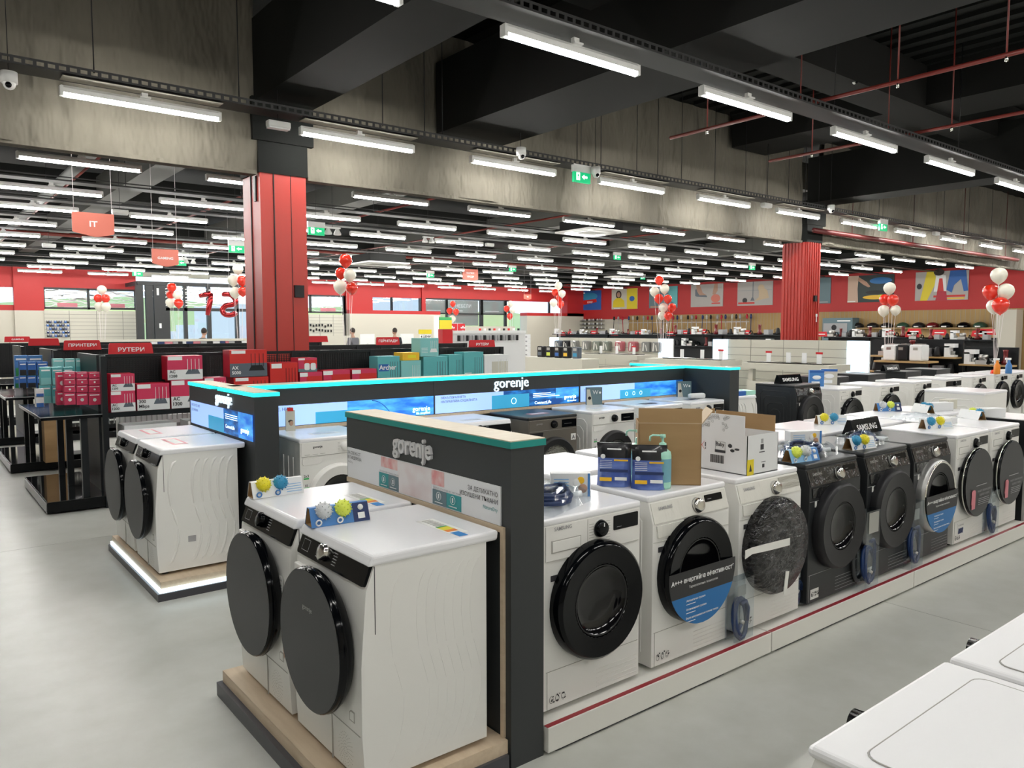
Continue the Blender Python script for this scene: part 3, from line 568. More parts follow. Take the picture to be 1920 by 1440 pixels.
# --- pair of dryers at the near end display
PZ = .1225
D1 = machine('gor', 'white tumble dryer with black panel, rear one of the pair on the nearest wood base', (1.215, 3.32, PZ), -90, 'dryers with flat grey doors', 'tumble_dryer', 'tumble dryer', ribs='faint', seed=1)
D2 = machine('gor', 'white tumble dryer with chrome dial, front one of the nearest pair on the wood base', (1.215, 2.67, PZ), -90, 'dryers with flat grey doors', 'tumble_dryer', 'tumble dryer', ribs='faint', seed=2)
for D in (D1, D2):
    b = B(); b.box(-.02, .42, .8455, .24, .50, .8458, 'sticker').box(.12, .43, .846, .17, .48, .8464, 'energy_yellow').box(.17, .43, .846, .20, .48, .8464, 'energy_orange').box(-.02 + .235, .43, .846, .28, .47, .8464, 'eu_blue')
    b.box(.11, .43, .846, .125, .48, .8464, 'energy_green')
    for i in range(6): b.box(-.01 + i * .02, .44, .846, .002 + i * .02, .48, .8463, 'line_grey')
    b.obj('energy_label', D, label='printed energy label lying on the top')
L1 = machine('gor', 'white tumble dryer with ribbed side, rear one on the glowing base at left', (1.275, 6.33, PZ), -90, 'dryers with flat grey doors', 'tumble_dryer', 'tumble dryer', ribs='wavy', seed=3)
L2 = machine('gor', 'white tumble dryer with ribbed side, front one on the glowing base at left', (1.275, 5.67, PZ), -90, 'dryers with flat grey doors', 'tumble_dryer', 'tumble dryer', ribs='wavy', seed=3)
for L, cy in ((L1, 0), (L2, 0)): B().box(-.2, .17, .8455, .12, .27, .846, 'magnet_pink').box(-.17, .19, .8462, .09, .25, .8465, 'sticker').obj('leaflet', L); B().box(.296, .2, .2, .298, .25, .24, 'print_grey').obj('rating_plate', L)
# --- long row of dryers facing the aisle
Y0 = 2.38
SX = [2.355 + .68 * i for i in range(8)]; SX[5] = 5.72; SX[6] = 6.40; SX[7] = 7.05
S = []
S.append(machine('flat', 'white dryer with black dial and wide display, next to the dark display wall', (SX[0], Y0, PZ), 0, 'dryers in the aisle row', 'tumble_dryer', 'tumble dryer', seed=10))
S.append(machine('sam', 'white dryer whose door carries a blue card, detergent pouches on top', (SX[1], Y0, PZ), 0, 'dryers in the aisle row', 'tumble_dryer', 'tumble dryer', seed=11, card=True))
S.append(machine('sam', 'white dryer with its door still wrapped in film and tape', (SX[2], Y0, PZ), 0, 'dryers in the aisle row', 'tumble_dryer', 'tumble dryer', seed=3))
S.append(machine('dark', 'dark grey dryer right beside the film wrapped white dryer', (SX[3], Y0, PZ), 0, 'dryers in the aisle row', 'tumble_dryer', 'tumble dryer', seed=4))
S.append(machine('dark', 'dark grey dryer in the middle of the three dark ones', (SX[4], Y0, PZ), 0, 'dryers in the aisle row', 'tumble_dryer', 'tumble dryer', seed=5))
S.append(machine('dark', 'dark grey dryer with chrome ringed door and blue card', (SX[5], Y0, PZ), 0, 'dryers in the aisle row', 'tumble_dryer', 'tumble dryer', seed=6, card=True))
S.append(machine('flat', 'white dryer with flat printed door, next to the dark dryers', (SX[6], Y0, PZ), 0, 'dryers in the aisle row', 'tumble_dryer', 'tumble dryer', seed=7))
S.append(machine('flat', 'white dryer with flat printed door, farther one near the right edge', (SX[7], Y0, PZ), 0, 'dryers in the aisle row', 'tumble_dryer', 'tumble dryer', seed=8))
dup(S[6], 'white machine in the aisle row cut by the right edge, beyond the slotted stand', (7.86, Y0, PZ), 0)
# --- second row, back to back with it
rear = []
for i, x in enumerate([2.36 + .68 * i for i in range(9)]):
    where = ['behind the dark display wall corner', 'behind the hose bag', 'behind the detergent pouches', 'behind the white carton', 'behind the first dark dryer', 'under the yellow and blue ball box', 'behind the black brand sign', 'under the blue ball box at the back', 'under the small white boxes at the back'][i]
    r = machine('flat', '', (x, 3.64, PZ), 180, 'machines of the second row', seed=30) if i == 0 else dup(rear[0], loc=(x, 3.64, PZ), rz=180)
    r['label'] = 'white machine facing away, %s' % where; rear.append(r)
dup(rear[0], 'white washing machine raised on a block, ribbed back to the aisle at far right', (8.82, 3.66, .27), 180)
# --- along the lit back wall
gx = [2.52, 3.21, 3.90, 4.66, 5.45, 6.20, 6.92]
gl = ['white washer with white round door between the two dark display walls', 'white washer behind the near display wall, its top just showing', 'white machine with black patterned panel behind the near display wall', 'grey brown washer with shiny steel drum', 'white washer with black door right of the grey brown one', 'white washer behind the brown cardboard box', 'white washer in the corner of the lit display, last one on the right']
W = []
for i, (x, l) in enumerate(zip(gx, gl)):
    c = 'taupe' if i == 3 else None
    if i == 2: mm = machine('gor', l, (x, 5.25, PZ), 0, 'washers along the lit wall', ribs='fine', seed=4)
    elif i in (0, 1): mm = machine('gwash', l, (x, 5.25, PZ), 0, 'washers along the lit wall', ribs='fine', seed=21) if i == 0 else dup(W[0], l, (x, 5.25, PZ), 0)
    elif i == 3: mm = machine('gwash', l, (x, 5.25, PZ), 0, 'washers along the lit wall', ribs='fine', seed=22, col='taupe', topm='dark_body')
    elif i == 4: mm = machine('gwash', l, (x, 5.25, PZ), 0, 'washers along the lit wall', ribs='arch', seed=23)
    else: mm = dup(W[4], l, (x, 5.25, PZ), 0)
    W.append(mm)
    B().box(-.12, .16, .8455, .10, .26, .846, 'magnet_pink' if i % 2 else 'sticker').box(-.1, .18, .8462, .08, .24, .8465, 'screen_paper').obj('leaflet', mm)
dup(L2, 'white dryer on the far side of the right display wing, front one', (8.06, 5.67, PZ), 90, 'dryers beyond the right wing'); dup(L2, 'white dryer on the far side of the right display wing, rear one', (8.06, 6.33, PZ), 90, 'dryers beyond the right wing')
# --- farther aisle
far = []
fl = ['first from left, detergent pack on top', 'second from the left', 'third from the left', 'fourth from the left, with a black control strip', 'fifth from the left', 'sixth from the left, below the orange spray bottle', 'seventh from the left', 'eighth from the left, cut by the edge']
for i, x in enumerate([9.92, 11.0, 12.05, 13.13, 14.13, 15.08, 15.8, 16.5]):
    r = machine('flat', '', (x, 5.2, PZ), 0, 'white washers of the far aisle', seed=40) if i == 0 else dup(far[0], loc=(x, 5.2, PZ), rz=0)
    r['label'] = 'white washer in the far right aisle, %s' % fl[i]; far.append(r)
B().box(-.28, -.012, .72, .27, -.004, .80, 'black_gloss').obj('control_strip', far[3])
machine('dark', 'black washing machine standing alone left of the far white ones', (8.90, 5.2, .215), 0, ribs='arch', seed=12)
for i, (x, l) in enumerate(((11.3, 'dark topped washer behind the second white one of the far aisle'), (12.5, 'dark topped washer behind the third white one of the far aisle'), (13.8, 'dark topped washer behind the fourth white one of the far aisle'), (15.0, 'dark topped washer behind the fifth white one of the far aisle'))):
    if i == 0: dk = machine('dark', l, (x, 6.7, .17), 180, 'dark washers behind the far aisle', ribs='fine', seed=13)
    else: dup(dk, l, (x, 6.7, .17), 180)
# --- the two tops cut by the lower right corner
for i, (x, l) in enumerate(((1.635, 'white washer top in the lower right corner, nearest to the camera'), (2.27, 'white washer top at the right edge, second from the corner'), (2.92, 'white washer beside them, beyond the right edge'))):
    if i == 2: continue
    t = thing('washing_machine', l, 'washing machine', (x, .785, PZ), 180, 'washers in the lower right corner')
    B().prism([(.0, .02), (.58, .02), (.58, .82), (.035, .82), (0, .70)], 'x', -.297, .297, 'white_enamel').box(-.27, -.003, .68, .27, 0, .683, 'line_grey').obj('body', t, bev=.01)
    B().box(-.305, .02, .815, .305, .59, .84, 'white_lid').obj('top_panel', t, bev=.012, seg=3)
    B().prism(rrect(-.26, .11, .26, .57, .03), 'z', .835, .8425, 'white_lid').tube([(x_, y_, .8415) for x_, y_ in rrect(-.262, .108, .262, .572, .03)], .0016, 'line_grey', 4, True).obj('top_inset', t)
    door_round(t, .43, .25, 0.0, 'black_gloss', depth=.10 if i == 0 else .1); feet(t)
    B().lathe([(.03, 0), (.028, .055), (.0001, .055)], 'black_gloss', (0, .01, .76), 'y', 20).obj('program_dial', t)
# ------------------------------------------------------------------ dark branded display walls, bases and plinths
WT = 1.325
def lit(b, x0, x1, y0, y1, z0, z1, parts, fx):
    pass
# near display wall (runs along Y, faces the dryers)
t = thing('display_wall', 'dark display wall with silver brand lettering and unlit teal edge, nearest to the camera', 'display wall', (1.84, 2.32, 0))
B().box(0, 0, 0, .17, 1.40, WT - .03, 'panel_dark').obj('wall_panel', t)
B().box(-.006, -.006, WT - .03, .176, 1.406, WT - .004, 'teal_unlit').obj('teal_edge', t, label='unlit teal edge strip'); B().box(-.003, -.003, WT - .004, .173, 1.403, WT, 'panel_top_wood').obj('top_board', t, label='pale wood top board')
b = B(); PY0, PY1, A, Z = .06, 1.385, -.006, 0
b.box(A, .06, .98, 0, 1.385, 1.137, 'poster_white')
def pq(y0, y1, z0, z1, m, d=.0015): b.box(A - d, y0, z0, A, y1, z1, m)
pq(.565, .86, .985, 1.135, 'silk'); pq(.86, 1.02, 1.085, 1.135, 'silk_red'); pq(.46, .56, 1.07, 1.135, 'silk_red')
pq(.85, 1.04, .985, 1.055, 'poster_teal', .002); pq(.85, .945, .985, 1.055, 'poster_slate', .003); pq(.33, .55, .985, 1.05, 'poster_teal', .002); pq(.44, .55, .985, 1.05, 'poster_slate', .003)
for yc in (.90, .99, .39, .50):
    b.tube([(A - .004, yc + .018 * cos(a * pi / 8), 1.025 + .018 * sin(a * pi / 8)) for a in range(16)], .0012, 'print_white', 4, True).box(A - .005, yc - .004, 1.015, A - .003, yc + .004, 1.035, 'print_white').box(A - .005, yc - .03, .995, A - .003, yc + .03, .998, 'print_white')
U, V = (0, -1, 0), (0, 0, 1)
b.text('ЗА ДЕЛИКАТНО', (A - .002, .075, 1.092), .026, 'print_dark', U, V, 'r').text('ИЗСУШЕНИ ТЪКАНИ', (A - .002, .075, 1.062), .026, 'print_dark', U, V, 'r').text('NatureDry', (A - .002, .075, 1.032), .022, 'poster_teal', U, V, 'r')
b.text('ЗА СВЕЖЕСТ', (A - .002, 1.375, 1.105), .022, 'print_dark', U, V, 'l').text('В ГАРДЕРОБА', (A - .002, 1.375, 1.08), .022, 'print_dark', U, V, 'l').text('AirDry', (A - .002, 1.375, 1.058), .018, 'print_grey', U, V, 'l')
b.text('Щадящо изсушаване на фини тъкани', (A - .002, .44, 1.056), .012, 'print_grey', U, V).text('Без миризми и гънки в дрехите', (A - .002, .94, 1.06), .012, 'print_grey', U, V)
b.obj('advertising_poster', t, label='long white poster with pink silk and teal boxes')
B().box(-.01, .05, .955, 0, 1.39, .978, 'wood_pale').box(-.012, .035, .12, 0, .055, .978, 'wood_pale').obj('wood_trim', t)
B().text('gorenje', (-.001, .725, 1.178), .128, 'letter_silver', (0, -1, 0), (0, 0, 1), ext=.014, bold=True, sx=.86).obj('brand_lettering', t, label='silver brand lettering')
t = thing('display_platform', 'wood topped dark base under the nearest pair of dryers', 'display base', (0, 0, 0))
B().box(1.125, 2.32, 0, 1.83, 3.70, .065, 'base_dark').obj('kick_board', t); B().box(1.15, 2.335, .065, 1.835, 3.685, .12, 'wood_pale').box(1.15, 2.335, .119, 1.19, 3.685, .1205, 'wood_pale').obj('deck', t, label='pale wood deck')
# island: left wing, back wall, right wing
def wing(x, y, label, side, lettering):
    t = thing('display_wall', label, 'display wall', (x, y, 0))
    B().box(0, 0, 0, .17, 1.5, WT - .03, 'panel_dark').obj('wall_panel', t)
    b = B().box(-.008, -.008, WT - .03, .178, .75, WT - .004, 'teal_lit').box(-.008, .93, WT - .03, .178, 1.508, WT - .004, 'teal_lit'); b.obj('teal_edge', t, label='glowing teal edge strip')
    B().box(0, 0, WT - .004, .17, 1.5, WT, 'panel_top_wood').obj('top_board', t, label='pale wood top board')
    s = -1 if side < 0 else 1; fx = -.006 if s < 0 else .176
    b = B(); X = lambda d: fx + s * d
    def q(y0, y1, z0, z1, m, d=.001): b.box(X(0), y0, z0, X(d), y1, z1, m)
    q(.0 + .02, 1.45, .985, 1.17, 'screen_pale'); q(.02, .62, .985, 1.17, 'screen_deep', .002); q(.02, .30, .985, 1.17, 'screen_blue', .003); q(.62, .98, .985, 1.09, 'screen_aqua', .003)
    U = (0, -s * -1, 0) if s > 0 else (0, -1, 0)
    b.text('gorenje', (X(.004), .17, 1.03), .055, 'led_white', U, (0, 0, 1)).text('ConnectLife', (X(.004), .48, 1.03), .04, 'led_white', U, (0, 0, 1)).text('МИСЛИ СЕ, НИЕ', (X(.002), 1.42 if s < 0 else 1.05, 1.13), .028, 'print_dark', U, (0, 0, 1), 'l').text('СЕ ГРИЖИМ', (X(.002), 1.42 if s < 0 else 1.05, 1.09), .028, 'print_dark', U, (0, 0, 1), 'l')
    for i in range(3): b.box(X(.003), .32, 1.10 + i * .015, X(.004), .58, 1.104 + i * .015, 'led_white')
    b.obj('light_box', t, label='lit blue and white picture strip')
    if lettering: B().text('gorenje', (-.001, .62, 1.205), .125, 'letter_lit', (0, -1, 0), (0, 0, 1), ext=.012, sx=.95).obj('brand_lettering', t, label='glowing white brand lettering')
wing(1.885, 5.2, 'dark display wall with glowing teal edge and lit lettering, at left behind the ribbed dryers', -1, True)
wing(7.275, 5.22, 'dark display wall with glowing teal edge at the right end of the lit display', 1, False)
t = thing('display_wall', 'long dark display wall with glowing lettering behind the row of washers', 'display wall', (1.97, 5.87, 0))
B().box(0, 0, 0, 5.30, .17, WT - .03, 'panel_dark').box(1.795, -.0015, .3, 1.80, 0, WT - .03, 'rubber').box(3.6, -.0015, .3, 3.605, 0, WT - .03, 'rubber').obj('wall_panel', t)
B().box(0, -.012, WT - .034, 5.31, .178, WT - .004, 'teal_lit').obj('teal_edge', t, label='glowing teal edge strip'); B().box(0, -.002, WT - .004, 5.31, .17, WT, 'panel_top_wood').obj('top_board', t, label='pale wood top board')
B().box(0, -.012, .955, 5.31, 0, .985, 'wood_pale').obj('wood_trim', t)
def pic(x0, x1, kind, label):
    b = B(); q = lambda a, c, z0, z1, m, d=.004: b.box(a, -d, z0, c, 0, z1, m); w = x1 - x0
    q(x0, x1, .99, 1.155, 'screen_pale'); T = lambda s, x, z, h, m, al='l': b.text(s, (x, -.0085, z), h, m, align=al)
    if kind == 0:
        q(x0 + w * .52, x1, .99, 1.155, 'screen_blue', .005); q(x0 + w * .36, x0 + w * .58, .99, 1.085, 'screen_aqua', .0065); T('НЕ МИСЛИ СЕ, НИЕ', x0 + .1, 1.115, .034, 'print_dark'); T('СЕ ГРИЖИМ', x0 + .1, 1.075, .034, 'print_dark'); T('gorenje', x1 - .04, 1.03, .06, 'led_white', 'r'); T('life simplified', x1 - .04, 1.0, .028, 'led_white', 'r')
        b.tube([(x1 - .62 + .2 * a / 8, -.007, 1.15 - .15 * (a / 8) ** 2) for a in range(9)], .004, 'screen_deep', 4)
    elif kind == 1:
        q(x0 + w * .44, x1, .99, 1.155, 'screen_deep', .005); q(x0 + w * .82, x1, 1.05, 1.155, 'screen_blue', .006); q(x0 + w * .36, x0 + w * .62, .99, 1.12, 'screen_aqua', .0065)
        T('МЕКА ПЕРАЛНЯТА', x0 + .06, 1.12, .03, 'print_dark'); T('НАПРАВЛЯВА СУШИЛНЯТА', x0 + .06, 1.085, .03, 'print_dark'); T('ConnectLife', x0 + w * .66, 1.005, .045, 'led_white'); T('gorenje', x1 - .04, 1.04, .055, 'led_white', 'r'); T('life simplified', x1 - .04, 1.008, .024, 'led_white', 'r')
        for i in range(3): q(x0 + w * .65, x0 + w * .65 + .35 - .06 * i, 1.075 + i * .017, 1.08 + i * .017, 'led_white', .008)
        b.tube([(x0 + w * .51 + .03 * cos(a), -.008, 1.055 + .03 * sin(a)) for a in [k * pi / 6 for k in range(12)]], .002, 'led_white', 4, True)
    else:
        q(x0 + w * .5, x1, .99, 1.155, 'screen_blue', .005); q(x0 + w * .36, x0 + w * .66, .99, 1.085, 'screen_aqua', .0065); q(x1 - .12, x1, .99, 1.155, 'screen_deep', .006); T('ГРИЖА', x0 + .05, 1.10, .03, 'print_dark')
        for i in range(3): b.tube([(x0 + w * (.42 + i * .07) + .02 * cos(a), -.008, 1.04 + .02 * sin(a)) for a in [k * pi / 6 for k in range(12)]], .0015, 'led_white', 4, True)
    b.obj('light_box', t, label=label)
pic(.02, 1.79, 0, 'lit picture strip, pale left and blue right'); pic(1.81, 3.59, 1, 'lit picture strip in deep blue with white print'); pic(3.62, 5.28, 2, 'lit picture strip with aqua box')
B().text('gorenje', (2.69, -.001, 1.19), .145, 'letter_lit', ext=.012, sx=.98).obj('brand_lettering', t, label='glowing white brand lettering')
t = thing('display_platform', 'dark base with wood deck and glowing white edge, at left under the ribbed dryers', 'display base', (0, 0, 0))
B().box(1.236, 5.22, 0, 1.78, 6.72, .05, 'base_dark').obj('kick_board', t); B().box(1.25, 5.235, .05, 1.78, 6.71, .075, 'led_white').obj('light_strip', t, label='glowing white strip'); B().box(1.262, 5.25, .075, 1.785, 6.70, .12, 'wood_pale').obj('deck', t, label='pale wood deck')
t = thing('display_platform', 'dark base under the washers along the lit wall', 'display base', (0, 0, 0))
B().box(2.0, 5.1, 0, 7.26, 5.86, .065, 'base_dark').obj('kick_board', t); B().box(2.0, 5.12, .065, 7.26, 5.86, .12, 'wood_pale').obj('deck', t)
t = thing('display_platform', 'dark base beyond the right display wing', 'display base', (0, 0, 0)); B().box(7.46, 5.22, 0, 8.15, 6.7, .12, 'base_dark').obj('kick_board', t)
# white plinths: aisle row in segments with a red strip
segs = [(2.02, 3.62), (3.63, 5.30), (5.31, 7.40), (7.41, 10.4)]
for i, (a, c) in enumerate(segs):
    lab = ['nearest length, against the dark display wall', 'second length, under the dark dryers', 'third length, under the flat door dryers', 'last length, running out of the photo'][i]
    t = thing('display_plinth', 'white plinth with a red strip, %s' % lab, 'plinth', (a, 2.30, 0), group='white plinths of the aisle row')
    B().box(0, 0, .012, c - a, 1.42, .12, 'plinth_white').box(.05, .01, 0, c - a - .4, 1.4, .012, 'rubber').obj('plinth_body', t, bev=.003); B().box(0, .004, .1195, c - a, .028, .1212, 'red_strip').obj('red_strip', t, label='dark red strip along the front edge')
for (x0, y0, x1, y1, lab) in ((9.3, 5.1, 17.2, 6.75, 'white plinth under the far aisle washers'), (8.5, 5.1, 9.29, 5.9, 'white plinth under the lone black washer'), (1.3, .15, 4.0, .87, 'white plinth under the washers in the lower right corner')):
    tag(B().box(x0, y0, 0, x1, y1, .2145 if x0 == 8.5 else PZ, 'plinth_white').obj('display_plinth'), lab, 'plinth')
tag(B().box(8.5, 3.05, .1215, 9.15, 3.68, .27, 'plinth_white').obj('block'), 'white block lifting a washer at the far end of the second row', 'block')
t = thing('slotted_stand', 'dark slotted upright stand next to the last flat door dryer', 'stand', (7.42, 2.36, .12)); b = B().box(0, 0, 0, .06, .5, .86, 'black_metal').box(.005, -.02, 0, .055, 0, .86, 'edge_silver')
for i in range(26): b.box(.02, -.021, .03 + i * .03, .04, -.019, .05 + i * .03, 'rubber')
b.obj('upright', t)
# ------------------------------------------------------------------ things lying on and hanging by the machines
ZT = PZ + .846
def ball_pack(label, x, y, rz, body, b1, b2, tail=None, L=.25, z=ZT, h=.075, balls=True):
    t = thing('dryer_ball_pack', label, 'dryer ball pack', (x, y, z), rz, 'packs of dryer balls on the machines')
    b = B(); P = [(-.04, 0), (.04, 0), (.012, h), (-.012, h)]; q = [(-.036, .003), (.036, .003), (.01, h - .004), (-.01, h - .004)]
    n = len(P); vs = [(-L / 2, p[0], p[1]) for p in P] + [(L / 2, p[0], p[1]) for p in P]
    b.add(vs, [(0, 1, 5, 4), (1, 2, 6, 5), (2, 3, 7, 6), (3, 0, 4, 7)], body); vs = [(-L / 2 + .001, p[0], p[1]) for p in q] + [(L / 2 - .001, p[0], p[1]) for p in q]
    b.add(vs, [(4, 5, 1, 0), (5, 6, 2, 1), (6, 7, 3, 2), (7, 4, 0, 3)], 'cardboard')
    F = lambda u, v, d=.001: (u, -.04 + .028 * v / h - d, v)
    if tail:
        b.add([F(L / 2 - .07, .001), F(L / 2, .001), F(L / 2, h - .002), F(L / 2 - .07, h - .002)], [(0, 1, 2, 3)], tail)
        b.add([F(L / 2 - .05, .012, .002), F(L / 2 - .02, .012, .002), F(L / 2 - .02, .035, .002), F(L / 2 - .05, .035, .002)], [(0, 1, 2, 3)], 'print_white'); b.ball(F(L / 2 - .035, .055), .012, 'print_white', 8)
    else:
        for i in range(4): b.add([F(.04, .012 + i * .011, .0015), F(L / 2 - .01, .012 + i * .011, .0015), F(L / 2 - .01, .015 + i * .011, .0015), F(.04, .015 + i * .011, .0015)], [(0, 1, 2, 3)], 'pack_light' if body != 'pack_blue' else 'print_white')
    for u in (-L / 2 + .03, -.005):
        b.tube([(u + .011 * cos(a * pi / 6), -.040, .017 + .011 * sin(a * pi / 6)) for a in range(12)], .0035, 'print_white' if body != 'print_white' else 'pack_blue', 4, True)
    b.obj('card_sleeve', t)
    for u, mm, nm in ((-L * .27, b1, 0), (L * .06, b2, 1)):
        s = B().ball((u, -.020, h * .80), .034, mm, 12)
        for k in range(46):
            ph = k * 2.39996; zz = 1 - 2 * (k + .5) / 46; rr = sqrt(1 - zz * zz); d = Vector((rr * cos(ph), rr * sin(ph), zz)); c = Vector((u, -.020, h * .80)); s.cyl(c + d * .032, c + d * .039, .0035, mm, 5, .002)
        s.obj('dryer_ball', t, label='spiky %s ball' % {'yellow': 'yellow', 'ball_blue': 'blue', 'lime': 'lime green', 'ball_grey': 'pale grey'}[mm])
    return t
ball_pack('white pack with yellow and blue spiky balls, on the rear dryer of the nearest pair', 1.385, 3.56, 0, 'print_white', 'yellow', 'ball_blue')
ball_pack('blue pack with grey and lime spiky balls, on the front dryer of the nearest pair', 1.38, 2.885, -4, 'pack_blue', 'ball_grey', 'lime', 'pack_navy')
ball_pack('blue pack with lime and grey balls, on the first dark dryer beside the hose bag', 4.20, 2.50, -8, 'pack_light', 'lime', 'ball_grey', 'pack_blue')
ball_pack('white pack with blue and yellow balls, on the middle dark dryer', 4.94, 2.52, -8, 'print_white', 'ball_blue', 'yellow')
ball_pack('white pack with yellow and blue balls, on the second row near the brown carton', 6.02, 3.32, -35, 'print_white', 'yellow', 'ball_blue')
ball_pack('blue pack with grey and lime balls, at the back of the second row', 7.42, 3.52, -30, 'pack_blue', 'ball_grey', 'lime', 'pack_navy')
ball_pack('white pack with blue and yellow balls, behind the flat door dryers', 6.42, 2.66, -20, 'print_white', 'ball_blue', 'yellow', L=.28)
ball_pack('white pack with a blue ball, beside the small white boxes at the back', 7.55, 3.25, 55, 'print_white', 'ball_blue', 'ball_blue')
ball_pack('white pack with lime and blue balls, on the last flat door dryer', 7.35, 2.75, 60, 'print_white', 'ball_blue', 'lime')
def brand_sign(label, x, y, z, L=.42, h=.11, rz=0):
    t = thing('brand_sign', label, 'brand sign', (x, y, z), rz, 'black tent shaped brand signs')
    B().prism([(-.05, 0), (.05, 0), (.012, h), (-.012, h)], 'x', -L / 2, L / 2, 'black_gloss').obj('sign_body', t); B().text('SAMSUNG', (0, -.0425, h * .26), .062 * h / .11, 'print_white', (1, 0, 0), (0, .33, .944), bold=True, sx=1.05).obj('brand_lettering', t)
brand_sign('black tent shaped brand sign standing on the dark dryers', 5.72, 2.90, ZT)
for px, py, l in ((1502, 716, 'small black brand sign beside the detergent packs in the far aisle'), (1669, 704, 'small black brand sign behind the far white washers, middle one'), (1863, 690, 'small black brand sign behind the far white washers, rightmost one')):
    y = 5.5 if px < 1600 else 6.4; brand_sign(l, ony(px, py, y)[0] - (.3 if px < 1600 else 0), y, 1.061 if px < 1600 else 1.016, .42, .11, -8)
# hoses in bags
def coil(c, r, turns, rad, m, tilt=0, n=14, squash=.7, seed=0, vert=False):
    P = []
    for i in range(int(turns * n)):
        a = i * 2 * pi / n; rr = r * (1 - .06 * (i / n)) * (1 + .08 * sin(a * 1.7 + seed))
        if vert: P.append((c[0] + rr * squash * cos(a), c[1] + .012 * sin(i * .5) - .006 * (i / n), c[2] + rr * sin(a)))
        else: P.append((c[0] + rr * cos(a), c[1] + rr * squash * sin(a), c[2] + .012 * (i / n) + .008 * sin(a * 2 + seed)))
    return B().tube(P, rad, m, 8)
def bag(w, d, h, m='bag', seed=1, z0=0):
    rg = random.Random(seed); b = B(); n = 14; vs = []
    for j in range(n + 1):
        for i in range(n + 1):
            u, v = i / n * 2 - 1, j / n * 2 - 1; e = max(0, 1 - max(abs(u), abs(v)) ** 3); vs.append((u * w, v * d, z0 + h * e ** .5 * (1 + .25 * rg.uniform(-1, 1))))
    b.add(vs, [(j * (n + 1) + i, j * (n + 1) + i + 1, (j + 1) * (n + 1) + i + 1, (j + 1) * (n + 1) + i) for j in range(n) for i in range(n)], m, False); return b
def hose_bag(label, x, y, z, rz, r=.14, seed=1):
    t = thing('hose_bag', label, 'hose', (x, y, z), rz); coil((0, 0, .016), r, 3, .011, 'hose_blue', seed=seed).obj('hose', t)
    coil((.05, .02, .045), r * .7, 1.5, .010, 'hose_blue', seed=seed + 2).obj('hose', t); B().cyl((r * .9, -.05, .02), (r * 1.15, -.09, .025), .014, 'print_white', 10).obj('fitting', t)
    bag(r * 1.45, r * 1.0, .075, seed=seed, z0=.002).obj('clear_bag', t)
hose_bag('blue hose coiled in a clear bag on the first white dryer of the aisle row', 2.27, 2.60, ZT, 20, .15)
hose_bag('blue hose in a clear bag on the first dark dryer', 4.42, 2.62, ZT, 0, .15, 3)
hose_bag('blue hose in a clear bag lying behind the white pack on the middle dark dryer', 5.17, 2.62, ZT, 0, .12, 5)
def hanging_hose(label, x, y, z, h, grey=False, rz=0, loops=2.4, seed=0, hm='hose_blue'):
    t = thing('hose_bag', label, 'hose', (x, y, z), rz)
    coil((0, 0, min(h * .30, .13) + .02), min(h * .30, .12), 1.8, .012, hm, vert=True, squash=.68, seed=seed).obj('hose', t)
    B().tube([(.05, -.012, .10), (.055, -.014, h * .5), (.03, -.016, h * .62), (-.01, -.016, h * .60)], .011, hm, 8).cyl((-.045, -.014, .05), (-.01, -.018, .10), .011, hm, 10).cyl((-.01, -.018, .10), (.0, -.019, .115), .015, 'steel', 10).obj('fitting', t)
    if grey:
        B().tube([(-.06 - .07 * sin(a * pi / 12), .03, .05 + h * .55 * (1 - cos(a * pi / 12)) / 2) for a in range(13)], .012, 'hose_dark', 8).obj('drain_hose', t)
    b = B().box(-.085, -.028, .015, .085, -.026, h, 'bag').box(-.085, .026, .015, .085, .028, h, 'bag').box(-.085, -.028, h - .001, .085, .028, h, 'bag'); b.obj('clear_bag', t)
    if grey: B().box(-.06, -.031, h * .72, .06, -.0285, h * .98, 'paper_grey').obj('paper_insert', t)
    else: B().box(-.05, -.024, h * .74, .02, -.022, h * .9, 'paper_grey').obj('paper_insert', t)
hanging_hose('blue hose in a clear bag on the plinth, left of the film wrapped dryer', 3.39, 2.345, PZ, .34)
hanging_hose('blue hose half hidden between the film wrapped dryer and the first dark one', 4.05, 2.43, PZ, .25, seed=2)
hanging_hose('grey and blue hoses in a tall bag between the first two dark dryers', 4.73, 2.335, PZ, .50, True, seed=3)
hanging_hose('blue hose in a tall bag left of the chrome ringed dark dryer', 5.38, 2.345, PZ, .46, seed=4)
hanging_hose('blue hose in a bag between the two flat door white dryers', 6.73, 2.35, PZ, .36, seed=5)
# small white boxes
def carton(name, label, cat, x, y, z, rz, w, d, h, m, deco=None, group=None, bev=.002):
    t = thing(name, label, cat, (x, y, z), rz, group); B().box(-w / 2, -d / 2, 0, w / 2, d / 2, h, m).obj('box_body', t, bev=bev)
    if deco: b = B(); deco(b, w, d, h); b.obj('print', t)
    return t
def white_deco(b, w, d, h):
    y = -d / 2 - .001
    for i in range(5): b.box(-w * .42, y - .0005, h * (.2 + .13 * i), -w * .05, y, h * (.24 + .13 * i), 'pack_light')
    b.ball((w * .15, y, h * .6), h * .18, 'print_white', 8, (1, .1, 1)).ball((w * .3, y, h * .35), h * .2, 'skin', 8, (1, .1, 1)).ball((w * .25, y, h * .7), h * .16, 'orange_box', 8, (1, .1, 1)).box(w * .42, y - .001, 0, w * .48, y, h, 'pack_blue')
t = carton('fabric_softener_box', 'small white printed box leaning on the hose bag, first aisle dryer', 'box', 2.47, 2.66, ZT, -38, .19, .05, .11, 'carton_white', white_deco)
carton('fabric_softener_box', 'small white box with a photo print, behind the lime ball pack on the dark dryers', 'box', 4.78, 2.83, ZT, -25, .24, .07, .10, 'carton_white', white_deco)
